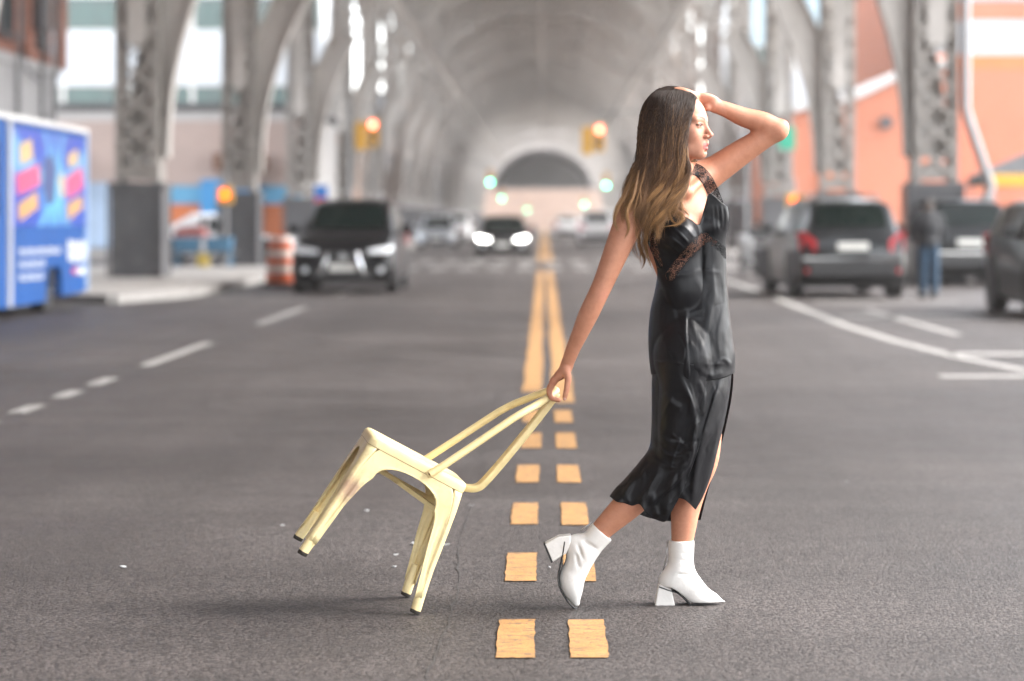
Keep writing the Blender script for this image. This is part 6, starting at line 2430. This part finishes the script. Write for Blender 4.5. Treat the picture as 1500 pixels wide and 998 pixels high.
def hair_mat():
    m = bpy.data.materials.new('hair_strands')
    m.use_nodes = True
    N, L = m.node_tree.nodes, m.node_tree.links
    N.clear()
    o = N.new('ShaderNodeOutputMaterial')
    b = N.new('ShaderNodeBsdfPrincipled')
    a = N.new('ShaderNodeAttribute')
    a.attribute_name = 'tint'
    L.new(a.outputs['Color'], b.inputs['Base Color'])
    b.inputs['Roughness'].default_value = 0.5
    b.inputs['Specular IOR Level'].default_value = 0.28
    L.new(b.outputs[0], o.inputs['Surface'])
    return m


M_HAIR = hair_mat()
hz_tint = np.clip((V[:, 2] - 1.20) / .5, 0, 1)
hair_o = wchild('hair', np_mesh('hair', V, Fq, M_HAIR_U))
hair_o['label'] = 'long wavy brown hair lightening to gold at the ends'

rng = np.random.default_rng(11)
strands, tints, radii = [], [], []
DARK, MID, GOLD = np.array([.017, .0085, .005]), np.array([.085, .040, .0185]), np.array([.40, .215, .085])


def add_strands(G, n, umin, umax, spread, depth, sgn, tip_gold=1.0, seed=0):
    r_ = np.random.default_rng(seed)
    nc = max(6, n // 44)
    cu = r_.uniform(umin, umax, nc)
    cph = 2 * PI * cu * 1.7 + r_.normal(0, .3, nc)
    cfr = r_.uniform(2.0, 2.9, nc)
    camp = r_.uniform(5.5, 12.0, nc)
    clen = r_.uniform(.58, 1.0, nc) ** .9
    cgold = r_.beta(1.4, 2.2, nc)
    cdep = r_.uniform(0, 1, nc)
    t = np.linspace(0, 1, NP)
    for i in range(n):
        c = r_.integers(nc)
        u0 = r_.uniform(umin, umax) * .45 + cu[c] * .55
        u1 = cu[c] + r_.normal(0, .011)
        g0, g1 = guide(G, np.clip(u0, 0, 1)), guide(G, np.clip(u1, 0, 1))
        w = np.clip((t - .1) / .5, 0, 1)[:, None]
        g = g0 * (1 - w) + g1 * w
        ln = clen[c] * r_.uniform(.86, 1.02)
        idx = t * ln * (NP - 1)
        k = np.clip(idx.astype(int), 0, NP - 2)
        f = (idx - k)[:, None]
        g = g[k] * (1 - f) + g[k + 1] * f
        tt = t * ln
        wave = camp[c] * np.clip((tt - .22) / .42, 0, 1) * np.sin(2 * PI * cfr[c] * tt + cph[c] + r_.normal(0, .25))
        fr = np.clip(tt * 3, 0.05, 1)
        g = g.copy()
        g[:, 0] += wave + spread * fr * r_.normal(0, 1) + r_.normal(0, .5) * tt * 3
        g[:, 1] += spread * .3 * fr * r_.normal(0, 1)
        g[:, 2] += sgn * (-(cdep[c] * .55 + .45 * r_.uniform()) * depth * np.clip(tt * 4, .1, 1) + .004) + .0012 * np.cos(2 * PI * cfr[c] * tt + cph[c]) * camp[c] * np.clip((tt - .28) / .5, 0, 1)
        if r_.uniform() < .08:                                # fly-away hairs
            g[:, 0] += r_.normal(0, 5) * tt ** 2
            g[:, 1] += r_.normal(0, 3) * tt ** 2
        P = np.stack([(g[:, 0] - VPX) / FPX * (WD + g[:, 2]), WD + g[:, 2], CAM_H - (g[:, 1] - VPY) / FPX * (WD + g[:, 2])], 1)
        strands.append(P)
        gl = cgold[c] * .7 + .3 * r_.uniform()
        a = np.clip((tt - .18 + .22 * gl) / .45, 0, 1)
        b = np.clip((tt - .62 + .42 * gl) / .50, 0, 1) * (.10 + 1.0 * gl) * tip_gold
        hi = .38 * (gl > .68) * np.clip((tt - .06) / .2, 0, 1)
        b = np.clip(np.maximum(b, hi), 0, 1)
        cl = DARK * (1 - a[:, None]) + MID * a[:, None]
        cl = cl * (1 - b[:, None]) + GOLD * b[:, None]
        cl = cl * r_.uniform(.75, 1.2)
        tints.append(np.concatenate([cl, np.ones((NP, 1))], 1))
        base = r_.uniform(.00040, .00068)
        radii.append(base * np.clip(np.minimum(1, (1.03 - t) * 5), .12, 1))


add_strands(GN, 5600, 0.0, 1.0, 1.0, .016, 1, 1.0, 3)
add_strands(GN, 900, .80, 1.0, 1.0, .020, 1, 1.25, 4)
add_strands(GF, 350, .75, 1.0, 1.2, .010, -1, 1.2, 6)
add_strands(GF, 1500, 0.0, 1.0, 2.0, .012, -1, 1.0, 5)
def add_lock(pts, n, w, gold, seed):
    r_ = np.random.default_rng(seed)
    g0 = resample(pts, NP)
    t = np.linspace(0, 1, NP)
    for i in range(n):
        ln = r_.uniform(.8, 1.0)
        idx = t * ln * (NP - 1)
        k = np.clip(idx.astype(int), 0, NP - 2)
        f = (idx - k)[:, None]
        g = g0[k] * (1 - f) + g0[k + 1] * f
        taper = (.35 + .65 * np.sin(PI * np.clip(t * .8 + .1, 0, 1)))
        g = g + np.stack([r_.normal(0, w) * taper, r_.normal(0, w * .5) * taper, r_.normal(0, .003) * taper], 1)
        D = WD + g[:, 2]
        strands.append(np.stack([(g[:, 0] - VPX) / FPX * D, D, CAM_H - (g[:, 1] - VPY) / FPX * D], 1))
        gl = np.clip(gold * r_.uniform(.6, 1.2) * (.45 + .7 * t), 0, 1)[:, None]
        cl = (MID * (1 - gl) + GOLD * gl) * r_.uniform(.75, 1.15)
        tints.append(np.concatenate([cl, np.ones((NP, 1))], 1))
        radii.append(r_.uniform(.00036, .0006) * np.clip((1.03 - t) * 4, .12, 1))


# loose locks: one curling across the chest, others over the shoulder, behind the arm and down the back
add_lock([(1006, 215, -.103), (1006, 240, -.108), (999, 266, -.124), (987, 290, -.145), (990, 306, -.158), (1001, 318, -.164), (994, 328, -.168), (968, 333, -.172)], 60, 1.0, .95, 21)
add_lock([(1002, 205, -.106), (999, 245, -.115), (990, 275, -.132), (980, 300, -.150), (984, 322, -.160), (996, 330, -.166)], 70, 1.4, .85, 22)
add_lock([(985, 230, -.116), (984, 262, -.126), (972, 292, -.144), (960, 318, -.158), (964, 340, -.164), (958, 356, -.160)], 80, 1.6, .7, 23)
add_lock([(946, 300, -.13), (938, 330, -.10), (936, 358, -.07), (944, 380, -.06), (939, 397, -.06)], 60, 1.2, .35, 24)
add_lock([(950, 310, -.13), (946, 340, -.10), (946, 366, -.08), (952, 386, -.07), (956, 396, -.07)], 50, 1.3, .5, 25)
add_lock([(928, 255, -.10), (916, 284, -.14), (904, 305, -.165), (900, 325, -.172), (906, 342, -.170)], 60, 1.5, .55, 26)
add_lock([(936, 250, -.11), (928, 285, -.15), (918, 310, -.172), (921, 335, -.170), (914, 352, -.160)], 60, 1.5, .6, 27)
for q in range(26):
    rr_ = np.random.default_rng(100 + q)
    gq = guide(GN, rr_.uniform(0, 1))
    pts = [(p[0] + rr_.normal(0, 3.5) * (i / 5), p[1] + rr_.normal(0, 2) * (i / 5), p[2] - .012) for i, p in enumerate(gq[6::4])]
    add_lock(pts, 3, .5, rr_.uniform(.2, .9), 200 + q)

# lift every strand out of the under-volume so that the hair starts at the parting
allP = np.concatenate(strands)
tpar = np.tile(np.linspace(0, 1, NP), len(strands))
lift = np.repeat(rng.uniform(.0015, .0075, len(strands)), NP) * np.clip(tpar * 6 + .25, 0, 1)
for _ in range(3):
    d0 = HF.sample(allP)
    grd = np.stack([HF.sample(allP + np.eye(3)[k] * .004) - HF.sample(allP - np.eye(3)[k] * .004) for k in range(3)], 1)
    grd /= np.linalg.norm(grd, axis=1)[:, None] + 1e-6
    push = np.clip(lift - d0, 0, .05) * np.clip((.62 - tpar) / .15, 0, 1)
    allP = allP + grd * push[:, None]
strands = list(allP.reshape(-1, NP, 3))
cur = bpy.data.hair_curves.new('hair_strands')
cur.add_curves([NP] * len(strands))
Pn = np.concatenate(strands) + np.array([-0.46, -WD, 0])
cur.attributes['position'].data.foreach_set('vector', Pn.astype(np.float32).ravel())
ra = cur.attributes.get('radius') or cur.attributes.new('radius', 'FLOAT', 'POINT')
ra.data.foreach_set('value', np.concatenate(radii).astype(np.float32))
ta = cur.attributes.new('tint', 'FLOAT_COLOR', 'POINT')
ta.data.foreach_set('color', np.concatenate(tints).astype(np.float32).ravel())
cur.materials.append(M_HAIR)
so = link('hair_strands', cur, hair_o)
so['kind'] = 'stuff'


# ================================================================== THE MAN BETWEEN THE PARKED CARS
man = empty('person', (6.42, 40.4, 0), R(-80))
tag(man, 'man in dark jacket and blue jeans standing beside the charcoal SUV', 'person')
M_JACKET = mat('dark_jacket', (0.011, 0.012, 0.015), 0.85, var=0.25, scale=8, bump=0.4, bscale=30)
M_JEANS = mat('blue_denim', (0.014, 0.042, 0.078), 0.85, var=0.2, scale=12, bump=0.3, bscale=60)
M_MSKIN = mat('man_skin', (0.36, 0.19, 0.13), 0.5, var=0.08, scale=20)
M_MHAIR = mat('dark_hair', (0.03, 0.02, 0.015), 0.7, var=0.3, scale=60, bump=0.5, bscale=120)
M_SHOE = mat('dark_shoe', (0.03, 0.028, 0.027), 0.6)


def mfield(lo, hi, st=.012):
    return Field(*[np.arange(a, b, st) for a, b in zip(lo, hi)])


def mpart(name, F, m, parent=man):
    V, Fq = F.mesh()
    return link(name, np_mesh(name, relax(V, Fq, 1), Fq, m), parent)


F = mfield((-.45, -.4, -.02), (.45, .4, 1.75))
F.ell((-.04, .0, 1.53), (.095, .078, .115), None, .02)
F.ell((-.12, .0, 1.50), (.02, .016, .02), None, .02)
F.path([(-.01, .01, 1.30), (-.025, .0, 1.46)], [.06, .055], .03)
F.path([(0, 0, 1.2), (0, 0, .95)], [.13, .12], .03)
for s in (-1, 1):
    F.path([(0.0, s * .09, .92), (.01, s * .10, .5), (0.02, s * .10, .1)], [.085, .06, .045], .03)
    F.path([(0, s * .20, 1.33), (-.05, s * .25, 1.06), (-.20, s * .17, .93), (-.26, s * .14, .92)], [.05, .042, .033, .022], .02)
    for k in range(4):
        F.cone((-.25, s * .14 + (k - 1.5) * .018, .92), (-.33, s * .13 + (k - 1.5) * .016, .89 - .01 * k), .012, .009, .008)
    F.cone((-.24, s * .11, .93), (-.29, s * .08, .91), .012, .010, .008)
mpart('body', F, M_MSKIN)
F = mfield((-.45, -.4, .7), (.45, .4, 1.5))
F.ell((0, 0, 1.18), (.15, .215, .24), None, .03)
F.ell((.01, 0, .93), (.145, .195, .14), None, .06)
F.path([(0, -.19, 1.34), (0, 0, 1.40), (0, .19, 1.34)], [.065, .08, .065], .05)
for s in (-1, 1):
    F.path([(0, s * .205, 1.33), (-.05, s * .255, 1.06), (-.20, s * .175, .935)], [.075, .064, .048], .03)
F.cone((-.01, 0, 1.40), (-.02, 0, 1.45), .075, .07, .02)
mpart('jacket', F, M_JACKET)
F = mfield((-.3, -.3, .02), (.3, .3, .98))
F.ell((.01, 0, .88), (.125, .17, .12), None, .03)
for s in (-1, 1):
    F.path([(0.0, s * .09, .86), (.01, s * .10, .5), (0.02, s * .10, .07)], [.10, .08, .066], .03)
mpart('jeans', F, M_JEANS)
for s in (-1, 1):
    F = mfield((-.3, -.3, -.0), (.3, .3, .2))
    F.path([(.06, s * .10, .055), (-.06, s * .105, .05), (-.14, s * .11, .04)], [.05, .047, .038], .02)
    mpart('shoe', F, M_SHOE)
F = mfield((-.2, -.15, 1.4), (.15, .15, 1.72), .01)
F.ell((-.028, 0, 1.555), (.102, .084, .105), None, .01)
F.ell((-.12, 0, 1.49), (.075, .10, .10), None, .02, True)
mpart('hair', F, M_MHAIR)

# ================================================================== LITTER ON THE ROAD
M_SCRAP = mat('pale_scrap', (0.42, 0.43, 0.43), 0.7, var=0.1, scale=40)
for (px, py) in ((537, 749), (580, 814), (653, 800), (577, 832), (606, 798), (805, 833), (181, 832), (414, 771), (120, 528), (1240, 707), (690, 742)):
    D = gd(py)
    x = (px - VPX) / FPX * D
    a = rnd.uniform(0, 6.28)
    w, h = rnd.uniform(.006, .016), rnd.uniform(.004, .008)
    k = rnd.randint(5, 7)
    pts = [(x + w * math.cos(a + 6.28 * i / k) * rnd.uniform(.6, 1.2), D + h * 2.2 * math.sin(a + 6.28 * i / k) * rnd.uniform(.6, 1.2), .003 + rnd.uniform(0, .007)) for i in range(k)]
    lo = [(p[0], p[1], p[2] - .0015) for p in pts]
    o = MB().add(pts + lo, [tuple(range(k)), tuple(reversed(range(k, 2 * k)))] + [(i, k + i, k + (i + 1) % k, (i + 1) % k) for i in range(k)]).build('paper_scrap', M_SCRAP)
    tag(o, 'tiny pale scrap of litter lying on the asphalt', 'litter', 'scraps of litter on the road')


# ================================================================== THE AIR
hz = bpy.data.materials.new('haze_air')
hz.use_nodes = True
hn, hl = hz.node_tree.nodes, hz.node_tree.links
hn.clear()
ho = hn.new('ShaderNodeOutputMaterial')
hv = hn.new('ShaderNodeVolumePrincipled')
hv.inputs['Color'].default_value = (0.93, 0.90, 0.89, 1)
hv.inputs['Density'].default_value = 0.0004
hv.inputs['Anisotropy'].default_value = 0.2
hl.new(hv.outputs[0], ho.inputs['Volume'])
haze = MB().box(-120, 120, -75, 480, -1.2, 27.5).build('haze', hz)
tag(haze, kind='stuff')
